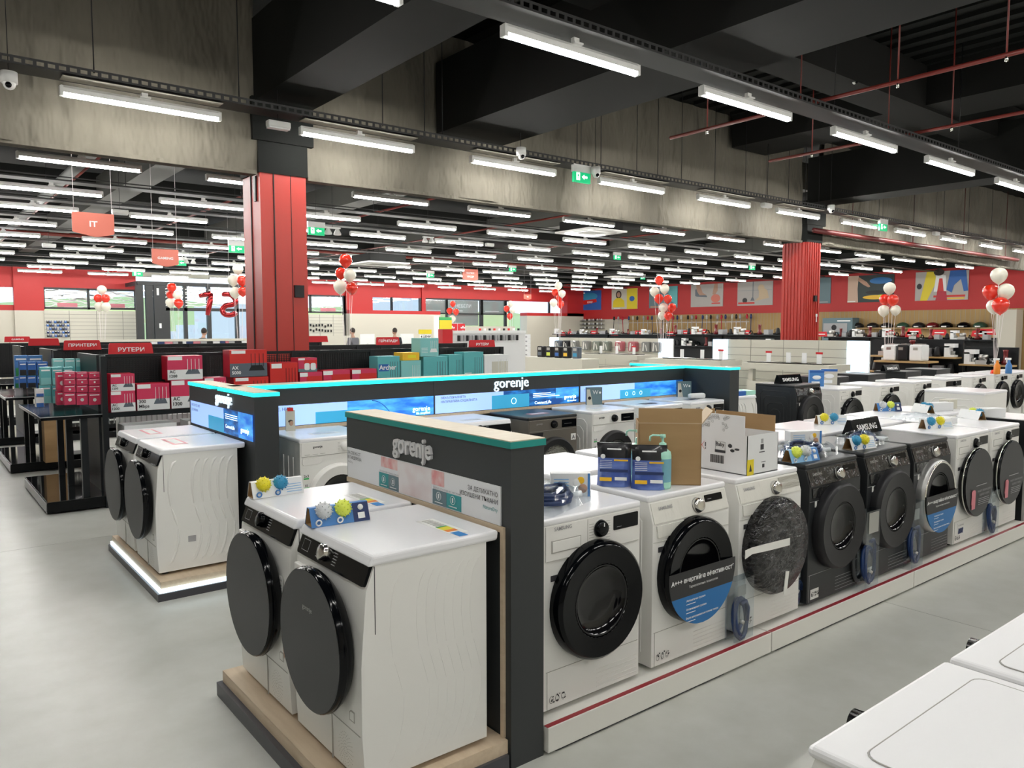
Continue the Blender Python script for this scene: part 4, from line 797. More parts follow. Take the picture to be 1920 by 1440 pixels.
carton('flat_box', 'low white box beside the yellow ball pack behind the flat door dryers', 'box', 6.75, 2.78, ZT, -10, .34, .12, .05, 'carton_white')
carton('small_box', 'white box at the back of the second row, left of two', 'box', 7.82, 3.22, ZT, -20, .26, .10, .08, 'carton_white', group='small white boxes at the back'); carton('small_box', 'cream round cornered box at the back of the second row, right of two', 'box', 8.10, 3.25, ZT, -10, .14, .10, .09, 'cream')
carton('flat_box', 'white box on the last flat door dryer at the right edge', 'box', 7.62, 2.7, ZT, -20, .22, .12, .08, 'carton_white')
for x, y, r, w, l in ((5.45, 2.72, 12, .30, 'white sheet of paper on the dark dryer next to the brand sign'), (4.72, 3.25, 10, .26, 'white leaflet with a small picture, on the second row before the brand sign'), (6.9, 3.0, 25, .4, 'white sheet lying on the washers behind the flat door dryers')):
    tag(B().box(-w / 2, -.1, 0, w / 2, .1, .002, 'print_white').box(-w * .3, -.06, .002, w * .1, -.04, .0025, 'energy_yellow').obj('paper_sheet', loc=(x, y, ZT), rz=r), l, 'paper')
tag(bag(.28, .12, .03, seed=9).obj('plastic_bag', loc=(7.05, 3.1, ZT)), 'crumpled clear plastic bag left of the lime ball pack at right', 'plastic bag')
# detergent pouches and pump bottles
def pouch(label, x, y, rz, w=.175, h=.215):
    t = thing('detergent_pouch', label, 'detergent pouch', (x, y, ZT), rz, 'dark detergent pouches'); n = 12; vs = []; b = B()
    for j in range(n + 1):
        v = j / n; th = .035 * (1 - v) ** .6 + .003; hw = w / 2 * (1 - .06 * sin(v * pi))
        vs += [(-hw, 0, h * v), (-hw * .6, -th, h * v), (0, -th * 1.15, h * v), (hw * .6, -th, h * v), (hw, 0, h * v), (hw * .6, th, h * v), (0, th * 1.1, h * v), (-hw * .6, th, h * v)]
    for mlo, mhi, a, c in (('pouch_blue', 0, 0, 8), ('pouch_black', 0, 8, n)): b.add(vs, [(j * 8 + i, j * 8 + (i + 1) % 8, (j + 1) * 8 + (i + 1) % 8, (j + 1) * 8 + i) for j in range(a, c) for i in range(8)], mlo, True)
    b.box(-w / 2, -.003, h - .012, w / 2, .003, h + .004, 'pouch_black'); b.obj('pouch_body', t)
    p = B(); Y = lambda z: -(.035 * (1 - z / h) ** .6 + .003) * 1.17 - .001
    for z, x0, x1, hh, mm in ((.03, -.07, -.01, .018, 'orange_box'), (.035, .005, .065, .016, 'print_white'), (.075, -.07, .07, .014, 'pack_navy'), (.13, .0, .07, .008, 'orange_box'), (.185, -.035, .035, .007, 'print_white')): p.add([(x0, Y(z), z), (x1, Y(z), z), (x1, Y(z + hh), z + hh), (x0, Y(z + hh), z + hh)], [(0, 1, 2, 3)], mm)
    for i in range(5): p.box(-.07, Y(.1 + i * .009) - .001, .095 + i * .009, -.01, Y(.1 + i * .009), .097 + i * .009, 'print_white')
    p.lathe([(.012, 0), (.0001, 0)], 'print_white', (-.055, Y(.15) - .002, .152), 'y', 12).obj('print', t)
pouch('dark blue detergent pouch, left one and farther back', 2.80, 2.69, -50); pouch('dark blue detergent pouch in front, before the mint pump bottles', 2.88, 2.53, -47)
def pump(label, x, y, rz):
    t = thing('pump_bottle', label, 'pump bottle', (x, y, ZT), rz, 'mint pump bottles'); B().lathe([(.0001, 0), (.040, 0), (.043, .01), (.043, .165), (.040, .182), (.022, .196), (.016, .20), (.016, .21)], 'mint', n=24).obj('bottle_body', t)
    B().lathe([(.0435, .035), (.0435, .15)], 'mint_print', n=24).obj('bottle_label', t)
    B().lathe([(.018, .20), (.018, .225), (.010, .228), (.006, .232), (.006, .25), (.014, .252), (.014, .268), (.0001, .27)], 'mint', n=16).tube([(0, 0, .262), (-.05, 0, .264), (-.062, 0, .258), (-.064, 0, .235)], .005, 'mint', 8).obj('pump', t)
pump('mint green pump bottle just left of the brown cardboard box', 2.945, 2.50, -40); pump('mint green pump bottle half hidden behind the two pouches', 2.99, 2.70, -40)
# brown box and white carton
t = thing('cardboard_box', 'open brown cardboard box standing on the blue carded dryer', 'box', (3.10, 2.60, ZT), -44)
w, d, h = .315, .21, .315; b = B()
for a in ((-w / 2, -d / 2, 0, w / 2, -d / 2 + .004, h), (-w / 2, d / 2 - .004, 0, w / 2, d / 2, h), (-w / 2, -d / 2, 0, -w / 2 + .004, d / 2, h), (w / 2 - .004, -d / 2, 0, w / 2, d / 2, h), (-w / 2, -d / 2, 0, w / 2, d / 2, .004)): b.box(*a, 'cardboard')
b.obj('box_body', t); B().box(-w / 2, -d / 2 - .001, h, w / 2, -d / 2 + .003, h + .075, 'cardboard').box(-w / 2, -d / 2 - .0015, h - .0015, w / 2, -d / 2, h + .0015, 'cardboard_pale').obj('flap', t)
f = B().box(0, -d / 2, 0, .004, d / 2, .085, 'cardboard_pale'); f.xf(Matrix.Translation((w / 2, 0, h)) @ Matrix.Rotation(radians(38), 4, 'Y')).obj('flap', t)
B().box(-.07, -d / 2 - .0015, .03, -.065, -d / 2 - .0005, .10, 'print_dark').box(-.02, -d / 2 - .0015, .03, -.015, -d / 2 - .0005, .10, 'print_dark').box(-.075, -d / 2 - .0015, .10, -.01, -d / 2 - .0005, .103, 'print_dark').prism([(-.078, .085), (-.057, .085), (-.0675, .10)], 'y', -d / 2 - .0015, -d / 2 - .0005, 'print_dark').prism([(-.028, .085), (-.007, .085), (-.0175, .10)], 'y', -d / 2 - .0015, -d / 2 - .0005, 'print_dark').obj('print', t)
t = thing('shipping_carton', 'open white carton with black prints and a red hazard diamond on the film wrapped dryer', 'carton', (3.54, 2.42, ZT)); w, d, h = .29, .42, .215; b = B()
for a in ((0, 0, 0, .004, d, h), (w - .004, 0, 0, w, d, h), (0, 0, 0, w, .004, h), (0, d - .004, 0, w, d, h), (0, 0, 0, w, d, .004)): b.box(*a, 'carton_white')
b.box(.005, .005, .005, .0055, d - .005, h, 'cardboard').box(.005, d - .0055, .005, w - .005, d - .005, h, 'cardboard').obj('box_body', t)
B().box(0, .02, h, .004, d - .02, h + .105, 'carton_white').obj('flap', t); B().box(w - .004, .02, h, w, d, h + .09, 'cardboard').obj('flap', t); B().box(.02, d - .004, h, w - .02, d, h + .10, 'cardboard').obj('flap', t)
b = B(); X = -.0012
def dq(y0, y1, z0, z1, m): b.box(X, y0, z0, -.0002, y1, z1, m)
b.tube([(X, .30, .135), (X, .275, .165), (X, .25, .135), (X, .275, .105)], .0022, 'red', 4, True); dq(.272, .278, .128, .152, 'print_dark'); dq(.272, .278, .115, .122, 'print_dark')
rg = random.Random(4)
for i in range(26): dq(.15 + i * .0035, .15 + i * .0035 + rg.choice((.001, .002)), .045, .09, 'print_dark')
dq(.14, .21, .105, .12, 'print_dark'); b.text('Baby', (X, .175, .142), .03, 'print_dark', (0, -1, 0), (0, 0, 1), bold=True)
for q in ((.142, .208, .165, .167), (.142, .144, .105, .167), (.206, .208, .105, .167)): dq(*q, 'print_grey')
b.ball((X, .11, .15), .014, 'print_dark', 8, (.1, 1, .8)).ball((X, .095, .125), .012, 'print_dark', 8, (.1, 1.2, .7)).ball((X, .065, .135), .010, 'print_dark', 8, (.1, 1.6, .6))
for i in range(38): y, z = rg.uniform(.12, .34), rg.uniform(h + .015, h + .095); b.tube([(X, y + rg.uniform(.004, .012) * cos(a), z + .007 * sin(a)) for a in (0, 1, 2, 3, 4, 5)], .0008, 'print_grey', 4, True)
b.box(.0, -.0012, 0, .06, -.0002, .085, 'yellow_ad').prism([(.018, .02), (.042, .02), (.03, .06)], 'y', -.002, -.001, 'print_dark').box(.12, -.0012, .13, .15, -.0002, .16, 'print_dark').box(.11, -.0012, .115, .16, -.0002, .12, 'print_dark').box(.125, -.0012, .165, .145, -.0002, .19, 'print_grey').box(.14, -.0012, .03, .16, -.0002, .05, 'print_dark').box(.13, -.0012, .06, .17, -.0002, .063, 'print_dark')
b.obj('print', t)
# on the lit wall row
t = thing('fragrance_box', 'tall narrow box with a red cap print on the leftmost washer of the lit wall', 'box', (2.36, 5.74, ZT), -12); B().box(-.035, -.015, 0, .035, .015, .16, 'cream').obj('box_body', t); B().box(-.022, -.0165, .155, .022, .0165, .18, 'red').ball((.005, -.016, .06), .02, 'skin', 8, (.8, .1, 1)).ball((.0, -.016, .075), .018, 'hair', 8, (1, .05, .7)).obj('print', t)
for x, l in ((5.66, 'dark card pack with a big W, on a white washer mid lit wall'), (7.12, 'dark card pack with a big W, standing at the right end of the lit wall')):
    t = thing('fragrance_box', l, 'box', (x, 5.74, ZT), -25); B().box(-.085, -.02, 0, .085, .02, .18, 'poster_slate').obj('box_body', t); B().prism([(-.085, 0), (-.02, 0), (-.05, .16), (-.085, .16)], 'y', -.0215, -.0202, 'cream').lathe([(.018, 0), (.0001, 0)], 'black_satin', (-.055, -.0225, .07), 'y', 14).text('W', (.01, -.022, .11), .06, 'print_white').ball((.06, -.02, .125), .012, 'print_white', 8, (1, .2, 1)).obj('print', t)
carton('roll_pack', 'white rolled pack on the last washer of the lit wall', 'box', 7.05, 5.5, ZT, -10, .22, .07, .06, 'carton_white', bev=.02)
for i, (px, py, l, m1) in enumerate(((1530, 721, 'blue and white detergent pack in the far aisle, left of two', 'pack_blue'), (1553, 718, 'white and blue detergent pack in the far aisle, right of two', 'cream'))):
    x, y = onz(px, py, .99); carton('detergent_pack', l, 'detergent pack', x, y, ZT, -50, .19 + .03 * i, .09, .22, m1, lambda b, w, d, h: b.box(-w / 2, -d / 2 - .002, h * .85, w / 2, -d / 2, h, 'hdr_blue').box(-w * .35, -d / 2 - .002, h * .1, w * .2, -d / 2, h * .3, 'print_white').ball((0, -d / 2, h * .55), w * .3, 'print_white', 10, (1, .05, .5)))
for px, py, l, m1 in ((1884, 700, 'orange spray bottle standing on the far white washers', 'spray_orange'), (1906, 699, 'blue spray bottle at the right edge on the far washers', 'pack_blue')):
    x, y = onz(px, py, .99); t = thing('spray_bottle', l, 'spray bottle', (x + .05, y + .14, ZT), -50); B().lathe([(.0001, 0), (.05, 0), (.052, .02), (.05, .14), (.022, .20), (.018, .24)], m1, n=16).obj('bottle_body', t); B().box(-.06, -.015, .24, .03, .015, .275, 'print_white').box(-.045, -.008, .19, -.03, .008, .24, 'print_white').obj('spray_head', t)
for x, l, m1 in ((7.75, 'flat navy pack on the machine beyond the right wing', 'hdr_blue'), (7.95, 'flat mint pack on the machine beyond the right wing', 'mint')): carton('flat_box', l, 'box', x, 5.5, ZT, 0, .19, .2, .05, m1)
# ------------------------------------------------------------------ black mesh shelving with routers, at left
def gondola(x0, x1, y, label, h=1.5, d=.42, z1=.93, posts=1.0, end_table=None, base=True, mesh_rows=True):
    t = thing('shelving_gondola', label, 'shelving', (x0, y, 0), group='black mesh shelving rows'); L = x1 - x0
    n = max(1, round(L / posts))
    for i in range(n + 1): B().box(L * i / n - .03, d - .03, 0, L * i / n + .03, d + .03, h, 'black_metal').obj('post', t)
    p = B().box(0, d - .006, .9, L, d + .006, .93, 'black_metal').box(0, d - .02, h - .035, L, d + .02, h, 'black_metal')
    rg = random.Random(int(x0 * 7 + y))
    for i in range(n):
        a, c = L * i / n + .03, L * (i + 1) / n - .03
        if (i + int(y)) % 2 == 0 or not mesh_rows: p.box(a, d - .004, .93, c, d + .004, h - .035, 'black_metal')
        for k in range(int((h - .97) / .022)): p.box(a, d - .010, .94 + k * .022, c, d - .006, .948 + k * .022, 'mesh_metal')
        for k in range(int((c - a) / .03)): p.box(a + k * .03, d - .012, .94, a + k * .03 + .008, d - .008, h - .04, 'mesh_metal')
    p.obj('mesh_back', t)
    for k, (zz, dd) in enumerate(((z1, 0), (.52, -.05), (.1, -.08))):
        b = B().box(0, dd, zz - .025, L, d - .03, zz, 'black_mirror').box(0, dd - .004, zz - .05, L, dd + .004, zz, 'black_metal')
        if k == 0:
            for i in range(int(L / .05)): b.box(i * .05, dd + .02, zz - .11, i * .05 + .012, dd + .026, zz - .05, 'edge_silver')
        b.obj('shelf', t)
    B().box(0, -.1, 0, L, d + .35, .1, 'black_metal').obj('kick_board', t)
    return t
G1 = gondola(1.6, 6.85, 8.45, 'nearest black mesh shelving row stacked with router boxes, behind the lit display')
gondola(1.6, lon(870, 11.6), 11.15, 'black mesh shelving row, second one back', posts=2.0, mesh_rows=False); gondola(1.6, lon(600, 14.3), 13.9, 'black mesh shelving row, third one back', posts=2.0, mesh_rows=False); gondola(1.4, lon(455, 17.2), 16.8, 'black mesh shelving row, fourth one back', posts=2.5, mesh_rows=False)
def endcap(x0, y0, x1, y1, label):
    t = thing('endcap_table', label, 'display table', (x0, y0, 0), group='black tables at the ends of the shelving rows'); w, d = x1 - x0, y1 - y0
    B().box(0, 0, .015, w, d, .115, 'black_gloss').box(.01, .01, .115, w - .01, d - .01, .12, 'black_mirror').box(-.003, .02, .02, 0, d - .02, .105, 'edge_silver').obj('platform', t)
    for (x, y) in ((w - .20, .10), (w - .20, d - .1), (w - .22, .5 * d)): B().box(x - .03, y - .03, .12, x + .03, y + .03, .90, 'black_metal').obj('leg', t)
    B().box(-.02, 0, .90, w, d, .93, 'black_gloss').box(-.024, -.004, .928, w, 0, .934, 'edge_silver').box(-.024, 0, .928, -.02, d, .934, 'edge_silver').obj('table_top', t)
    B().box(w - .05, -.02, .0, w, .06, 1.5, 'black_metal').box(w - .03, .3, .0, w, d - .3, 1.5, 'black_metal').obj('end_panel', t)
endcap(1.03, 8.36, 1.58, 10.0, 'nearest black end table with mirror platform, at left'); endcap(1.0, 11.05, 1.55, 12.7, 'second black end table with mirror platform, at left'); endcap(.95, 13.8, 1.5, 15.4, 'third black end table, at the left edge')
tag(B().box(0, 0, 0, .06, .8, 1.55, 'black_metal').box(-.35, .2, .6, 0, .7, 1.0, 'black_satin').obj('monitor_stand', loc=(.72, 10.6, 0)), 'black panel at the left edge of the photo among the end tables', 'stand')
# router and extender boxes
def rbox(label, px0, px1, py0, py1, Y, kind, d=.22, z0=None, txt='', group=None, name='router_box', cat='router box'):
    x0 = ony(px0, py0, Y)[0]; x1 = ony(px1, py0, Y)[0]; zt = ony((px0 + px1) / 2, py0, Y)[1]; zb = ony((px0 + px1) / 2, py1, Y)[1] if z0 is None else z0
    w, h = x1 - x0, zt - zb; t = thing(name, label, cat, (x0, Y, zb), group=group)
    main = {'mag': 'magenta', 'red': 'red', 'teal': 'teal_box', 'pale': 'teal_pale', 'white': 'carton_white', 'orange': 'orange_box', 'navy': 'hdr_blue', 'unit': 'magenta'}[kind]
    b = B().box(0, 0, 0, w, d, h, 'magenta_deep' if kind in ('mag', 'red', 'unit') else main)
    b.obj('box_body', t); p = B(); y = -.0015; q = lambda a, c, e, f, m, k=0: p.box(w * a, y - k * .0007, h * e, w * c, y + .001 - k * .0007, h * f, m)
    q(0, 1, 0, 1, main)
    if kind == 'mag': q(0, 1, 0, .42, 'carton_white', 1); q(.02, .42, .82, .98, 'print_white', 1); r = 'router_grey'
    elif kind == 'red': q(0, 1, 0, .5, 'router_grey', 1); q(.05, .42, .86, .98, 'print_white', 1); r = 'black_satin'
    elif kind == 'unit': q(0, 1, 0, .22, 'poster_slate', 1); q(.0, .35, .84, .98, 'print_white', 1); q(.3, 1, .55, .85, 'red', 1); r = None
    elif kind == 'white': q(.3, .95, .1, .8, 'cream', 1); q(.7, .95, .0, .4, 'poster_teal', 2); r = 'print_white'
    elif kind == 'orange': q(.3, .8, .3, .7, 'yellow', 1); r = None
    else: q(.04, .5, .62, .80, 'hdr_blue' if txt else main, 1); r = 'router_grey' if kind == 'teal' else 'print_white'
    if r:
        p.prism([(w * .5, h * .22), (w * .93, h * .22), (w * .86, h * .42), (w * .58, h * .42)], 'y', y - .004, y - .001, r)
        for i in range(4): a = w * (.56 + i * .11); p.box(a, y - .004, h * .36, a + w * .014, y - .002, h * .86, r if kind != 'mag' else 'print_white')
    if kind == 'unit':
        for i in range(2): p.prism(rrect(w * (.32 + i * .33), h * .12, w * (.60 + i * .33), h * .62, w * .08, 3), 'y', y - .004, y - .001, 'print_white')
    if txt:
        ls = txt.split('|'); 
        for i, s in enumerate(ls): p.text(s, (w * .05, y - .005, h * (.28 - .18 * i) if kind in ('mag', 'red') else h * .66), h * .17, 'print_white' if kind in ('red', 'teal') else 'print_dark', align='l', bold=True)
    elif kind in ('teal', 'pale'):
        for i in range(4): q(.06, .4, .2 + i * .08, .22 + i * .08, 'print_white', 1)
    p.obj('print', t); return t
SH = .932; GR = 'router boxes on the nearest shelving row'
L = [('magenta router box with short antennas, upper one beside the shelf end post', 207, 252, 701, 733, 'mag', None, 'AC|1200'), ('magenta and white router box on the shelf beside the end post', 207, 253, 733, 772, 'mag', SH, 'AC|1200'), ('magenta and white router box marked 300 Mbps', 256, 317, 719, 772, 'mag', SH, '300|Mbps'), ('magenta and white router box marked AC 1300, left of the lit lettering wall', 320, 380, 712, 772, 'mag', SH, 'AC|1300'), ('magenta and white router box marked AC 1200 on top of the pile', 313, 379, 667, 711.5, 'mag', None, 'AC|1200'),
     ('small magenta box peeping over the left display wing', 383, 424, 708, 760, 'mag', SH, ''), ('red and grey router box marked AX 5000', 430, 500, 656, 706, 'red', None, 'AX|5000'), ('red box with white label under the AX 5000 box', 438, 503, 707, 760, 'red', SH, ''), ('red and magenta router box right of the AX 5000 box', 506, 558, 680, 760, 'red', SH, ''),
     ('magenta box with two white units on top of the low ones', 559, 594, 671, 697, 'unit', None, ''), ('low magenta box with white units, left of three', 562, 604, 697.5, 760, 'unit', SH, ''), ('low magenta box with white units, middle of three', 606, 656, 694, 760, 'unit', SH, ''), ('low magenta box with white units, right of three', 660, 706, 692, 760, 'unit', SH, ''),
     ('teal router box with a dark blue label, leftmost teal one', 708, 749, 668, 740, 'teal', SH, 'Archer'), ('teal box with a white device, under the orange box', 752, 789, 676, 740, 'pale', SH, ''), ('small orange box on top of the teal boxes', 755, 786, 661, 675.5, 'orange', None, ''), ('teal router box below the tallest box', 794, 839, 668.5, 740, 'teal', SH, ''), ('teal box with a white device, tallest of the pile', 788, 822, 634, 668, 'pale', None, ''),
     ('teal router box with upright antennas, second from the white one', 841, 867, 665, 740, 'teal', SH, ''), ('teal box with a tilted black router, beside the white box', 869, 906, 660, 740, 'teal', SH, ''), ('white and teal device box at the right end of the shelf', 908, 954, 665, 740, 'white', SH, '')]
for l, a, c, e, f, k, z0, tx in L: rbox(l, a, c, e, f, 8.47, k, .22, z0, tx, GR)
# piles on the nearest end table
TZ = .932
def pile(pxs, Y, pys, mats, w_lab, d=.10, grp='small boxes on the nearest end table', face='play', name='small_box'):
    for r, (p0, p1) in enumerate(pys):
        for c, (a, e) in enumerate(pxs):
            x0, x1 = ony(a, p0, Y)[0], ony(e, p0, Y)[0]; zt, zb = ony((a + e) / 2, p0, Y)[1], ony((a + e) / 2, p1, Y)[1]
            t = thing(name, w_lab % (ORD[r], ORD[c]), 'box', (x0, Y, zb), group=grp); w, h = x1 - x0 - .004, zt - zb - .003
            B().box(0, 0, 0, w, d, h, mats[0]).obj('box_body', t); b = B().box(w * .1, -.0015, h * .78, w * .9, 0, h * .86, 'print_white')
            if face == 'play': b.lathe([(h * .14, 0), (.0001, 0)], 'print_white', (w * .5, -.002, h * .42), 'y', 10)
            else: b.box(w * .05, -.0015, 0, w * .95, 0, h * .4, mats[1])
            b.obj('print', t)
y_ = 8.62; zb = ony(140, 760, y_)[1]
pile([(120, 142), (143, 165), (166, 189)], y_, [(736, 759), (722, 735.5), (709, 721.5), (697, 708.5)], ('magenta', ''), 'small red box on the nearest end table, %s row up, %s from left')
pile([(106, 128)], y_ + .14, [(733, 759), (698, 732.5)], ('magenta', ''), 'tall magenta box at the left side of the red pile, %s from below (column %s)')
pile([(67, 83)], 8.9, [(744, 763), (729, 743.5)], ('carton_white', 'hdr_blue'), 'white and navy box at the left of the end table, %s up (stack %s)', face='n')
pile([(75, 96), (97, 118), (119, 138)], 9.1, [(722, 756), (688, 721.5)], ('teal_box', 'teal_pale'), 'teal box behind the red pile at left, %s row up, %s from left', face='n')
pile([(99, 120), (121, 141), (142, 158)], 9.55, [(722, 750), (672, 697)], ('teal_pale', 'teal_box'), 'pale teal box at the table rear, %s row up, %s from left', face='n')
g2 = 'boxes on the second end table'
pile([(36, 50), (51, 68), (69, 90)], 11.35, [(704, 727), (678, 703.5)], ('hdr_blue', 'black_satin'), 'dark bottomed blue box on the second end table, %s row up, %s from left', face='n', grp=g2)
pile([(27, 52), (53, 80)], 11.75, [(706, 727), (666, 705.5)], ('pack_blue', 'green_ad'), 'bright blue box, rear of the second end table, %s row up, %s from left', face='n', grp=g2)
# stock under the tables
def gcart(name, label, x, y, z, w, d, h, m, deco=True):
    t = thing(name, label, 'box', (x, y, z)); B().box(0, 0, 0, w, d, h, m).obj('box_body', t)
    if deco: B().box(.0, -.002, h * .55, w, 0, h * .62, 'hdr_blue').box(w * .2, -.002, h * .75, w * .6, 0, h * .85, 'print_grey').box(w * .55, -.002, h * .2, w * .85, 0, h * .45, 'black_satin').obj('print', t)
gcart('cardboard_box', 'brown box under the shelf at left, left of two', 1.35, 10.9, .12, .3, .5, .62, 'cardboard', False); gcart('cardboard_box', 'narrow brown box under the shelf at left, right of two', 1.8, 10.7, .1, .2, .4, .62, 'cardboard', False)
gcart('printer_box', 'large white printer box with a blue stripe beneath the nearest shelf end', 2.05, 10.0, 0, .5, .4, .72, 'carton_white'); gcart('printer_box', 'white printer box with a blue stripe, right of the large one', 2.6, 10.1, 0, .4, .4, .7, 'carton_white')
gcart('router_box', 'pink box on the floor behind the shelf end post', 1.75, 8.62, .105, .28, .2, .40, 'magnet_pink', False)
for i in range(5): gcart('printer_box', 'white stock box on the low shelf under the routers, %s from the left' % ORD[i], 1.75 + i * .62, 8.5, .522, .5, .3, .26, 'carton_white')
# red header signs on the shelving
def header(label, px0, px1, py0, py1, Y, s=''):
    x0 = ony(px0, py1, Y)[0]; x1 = ony(px1, py1, Y)[0]; z0 = ony((px0 + px1) / 2, py1, Y)[1]; z1 = ony((px0 + px1) / 2, py0, Y)[1]; w, h = x1 - x0, z1 - z0
    t = thing('header_sign', label, 'shelf sign', (x0, Y, z0), group='red header signs on the shelving'); B().prism([(0, 0), (w, 0), (w * .965, h * .9), (w * .945, h), (w * .045, h), (w * .02, h * .9)], 'y', -.01, .01, 'red_sign').obj('sign_board', t)
    if s: B().text(s, (w / 2, -.012, h * .36), h * .42, 'print_white', bold=True, sx=1.15).obj('lettering', t)
    B().box(w * .2, 0, -.3, w * .22, .01, 0, 'black_metal').obj('sign_foot', t)
for a in (('red shelf sign reading РУТЕРИ at left, nearest one', 203, 288, 643, 668, 8.88, 'РУТЕРИ'), ('red shelf sign reading ПРИНТЕРИ', 119, 190, 638, 656, 11.5, 'ПРИНТЕРИ'), ('red shelf sign without readable words between two others', 53, 112, 634.5, 648, 14.3, ''), ('red shelf sign reading GAMING at the left edge', 8, 58, 631, 641.5, 17.2, 'GAMING'), ('red shelf sign just right of the big column', 572, 615, 630, 641.5, 14.3, ''), ('red shelf sign before the man in black', 705, 749, 632, 646.5, 11.55, 'ГЕЙМПАДИ'), ('red shelf sign reading РУТЕРИ above the teal boxes', 879, 928, 637.5, 653.5, 8.9, 'РУТЕРИ')): header(*a)
# goods on the shelving further back: thin rows of small packs above the black rails
gi = 0
for Y, px0, px1, py, hgt, cols, lab in ((11.5, 628, 860, 661, .07, ('cream', 'green_dk', 'cardboard_pale', 'carton_white', 'lime', 'magnet_pink'), 'small packs on the second shelving row'), (16.9, 280, 455, 640, .13, ('carton_white', 'pack_navy', 'magnet_pink', 'print_grey', 'black_satin'), 'goods before the glass doors')):
    x = lon(px0, Y); k = 0
    while x < lon(px1, Y):
        ww = rnd.uniform(.07, .16); z0 = ony(px0, py, Y)[1]; h = hgt * rnd.uniform(.7, 1.3); c = cols[k % len(cols)]
        tag(B().box(0, 0, 0, ww - .01, .08, h, c).box(.01, -.002, h * .3, ww * .6, 0, h * .6, 'print_white').obj('small_pack', loc=(x, Y - .15, 1.0 if Y < 12 else 1.5 - h)), '%s pack in the row of %s' % ({'cream': 'cream', 'green_dk': 'dark green', 'cardboard_pale': 'tan', 'carton_white': 'white', 'lime': 'lime', 'magnet_pink': 'pink', 'pack_navy': 'navy', 'print_grey': 'grey', 'black_satin': 'black'}[c], lab), 'pack', lab); x += ww; k += 1
# hanging category signs
def hang_sign(label, px0, px1, py0, py1, Y, lines):
    x0, zt = ony(px0, py0, Y); x1 = ony(px1, py0, Y)[0]; zb = ony((px0 + px1) / 2, py1, Y)[1]; w, h = x1 - x0, zt - zb
    t = thing('hanging_sign', label, 'hanging sign', (x0, Y, zb)); B().prism([(w * .03, h * .16), (w * .5, 0), (w * .62, h * .01), (w * .97, h * .14), (w, h * .2), (w, h), (0, h), (0, h * .2)], 'y', -.012, .012, 'salmon').obj('sign_board', t)
    b = B()
    for i, s in enumerate(lines): b.text(s, (w / 2, -.014, h * (.42 - .3 * i + (.18 if len(lines) > 1 else 0))), h * (.34 if len(lines) == 1 and len(s) < 4 else .2), 'print_white', sx=1.1, bold=True)
    b.obj('lettering', t)
    for u in (.05, .95): B().cyl((w * u, 0, h), (w * u, 0, 5.8 - zb), .004, 'string', 5).obj('hanging_wire', t)
hang_sign('salmon hanging sign reading IT at upper left', 134, 213, 396, 444, 13.0, ['IT']); hang_sign('salmon hanging sign reading GAMING below the first one', 284, 334, 466, 500, 15.9, ['GAMING']); hang_sign('small salmon hanging sign with two lines at the centre', 867, 896, 504, 527, 26, ['МАЛКИ', 'УРЕДИ']); hang_sign('tiny dark salmon hanging sign against the red band, right of the centre', 982, 996, 552, 562, 33, ['ТВ'])
# ------------------------------------------------------------------ the far walls
YF0 = YF
b = B()   # everything opaque in the glazed front
def F(px0, px1, z0, z1, m, d=.0, t=.12): b.box(lon(px0, YF), YF - d, z0, lon(px1, YF), YF - d + t, z1, m)
XL = -9
b.box(XL, YF, 3.47, lon(258, YF), YF + .15, 4.34, 'red_wall'); F(568, 1083, 3.47, 4.34, 'red_wall'); b.box(XL, YF - .2, 4.34, XR, YF + .16, ZC, 'ceiling_dark')
b.box(XL, YF, 0, lon(84, YF), YF + .15, 2.53, 'cream_wall'); b.box(XL, YF, 2.53, lon(84, YF), YF + .15, 2.75, 'red_wall'); F(28, 84, 2.53, 4.62, 'red_wall', .15, .3); F(28, 84, 0, 2.53, 'cream_wall', .15, .3)
F(568, 645, 0, 2.5, 'cream_wall'); F(648, 697, 2.56, 4.62, 'red_wall', .15, .3); F(648, 817, 0, 2.56, 'cream_wall', .5, .5); F(648, 817, 2.56, 2.75, 'red_wall', .5, .5); F(790, 797, 2.56, 4.62, 'red_wall', .1, .3)
F(817, 960, 0, 1.9, 'cream_wall', .3, .3); F(977, 1084, 0, 2.56, 'cream_wall', .6, .7); F(977, 1084, 2.56, 2.75, 'red_wall', .6, .7); F(1052, 1084, 2.56, 4.62, 'red_wall', .6, .7); F(84, 258, 0, 2.55, 'cream_wall')
b.box(lon(258, YF), YF, 4.1, lon(568, YF), YF + .15, 4.62, 'cream_wall')
o = b.obj('wall_front'); o['kind'] = 'structure'
b = B()   # frames
def FR(px, z0, z1, w=.09, d=.04): x = lon(px, YF); b.box(x - w / 2, YF - d, z0, x + w / 2, YF + .1, z1, 'frame_dark')
for px in (84, 168, 256, 583, 646, 697, 735, 788, 838, 903, 948, 955, 1030): FR(px, 2.6, 3.5)
FR(903, 0, 3.5, .22); FR(948, 0, 3.5, .16); FR(838, 1.9, 3.5, .08); FR(646, 0, 3.5, .12); FR(735, 2.7, 3.5, .06)
for px0, px1, z in ((84, 258, 2.65), (84, 258, 3.47), (568, 645, 2.62), (568, 645, 3.47), (797, 955, 2.64), (797, 955, 3.47)): b.box(lon(px0, YF), YF - .04, z - .04, lon(px1, YF), YF + .1, z + .04, 'frame_dark')
o = b.obj('trim_20'); o['kind'] = 'structure'
k = 1
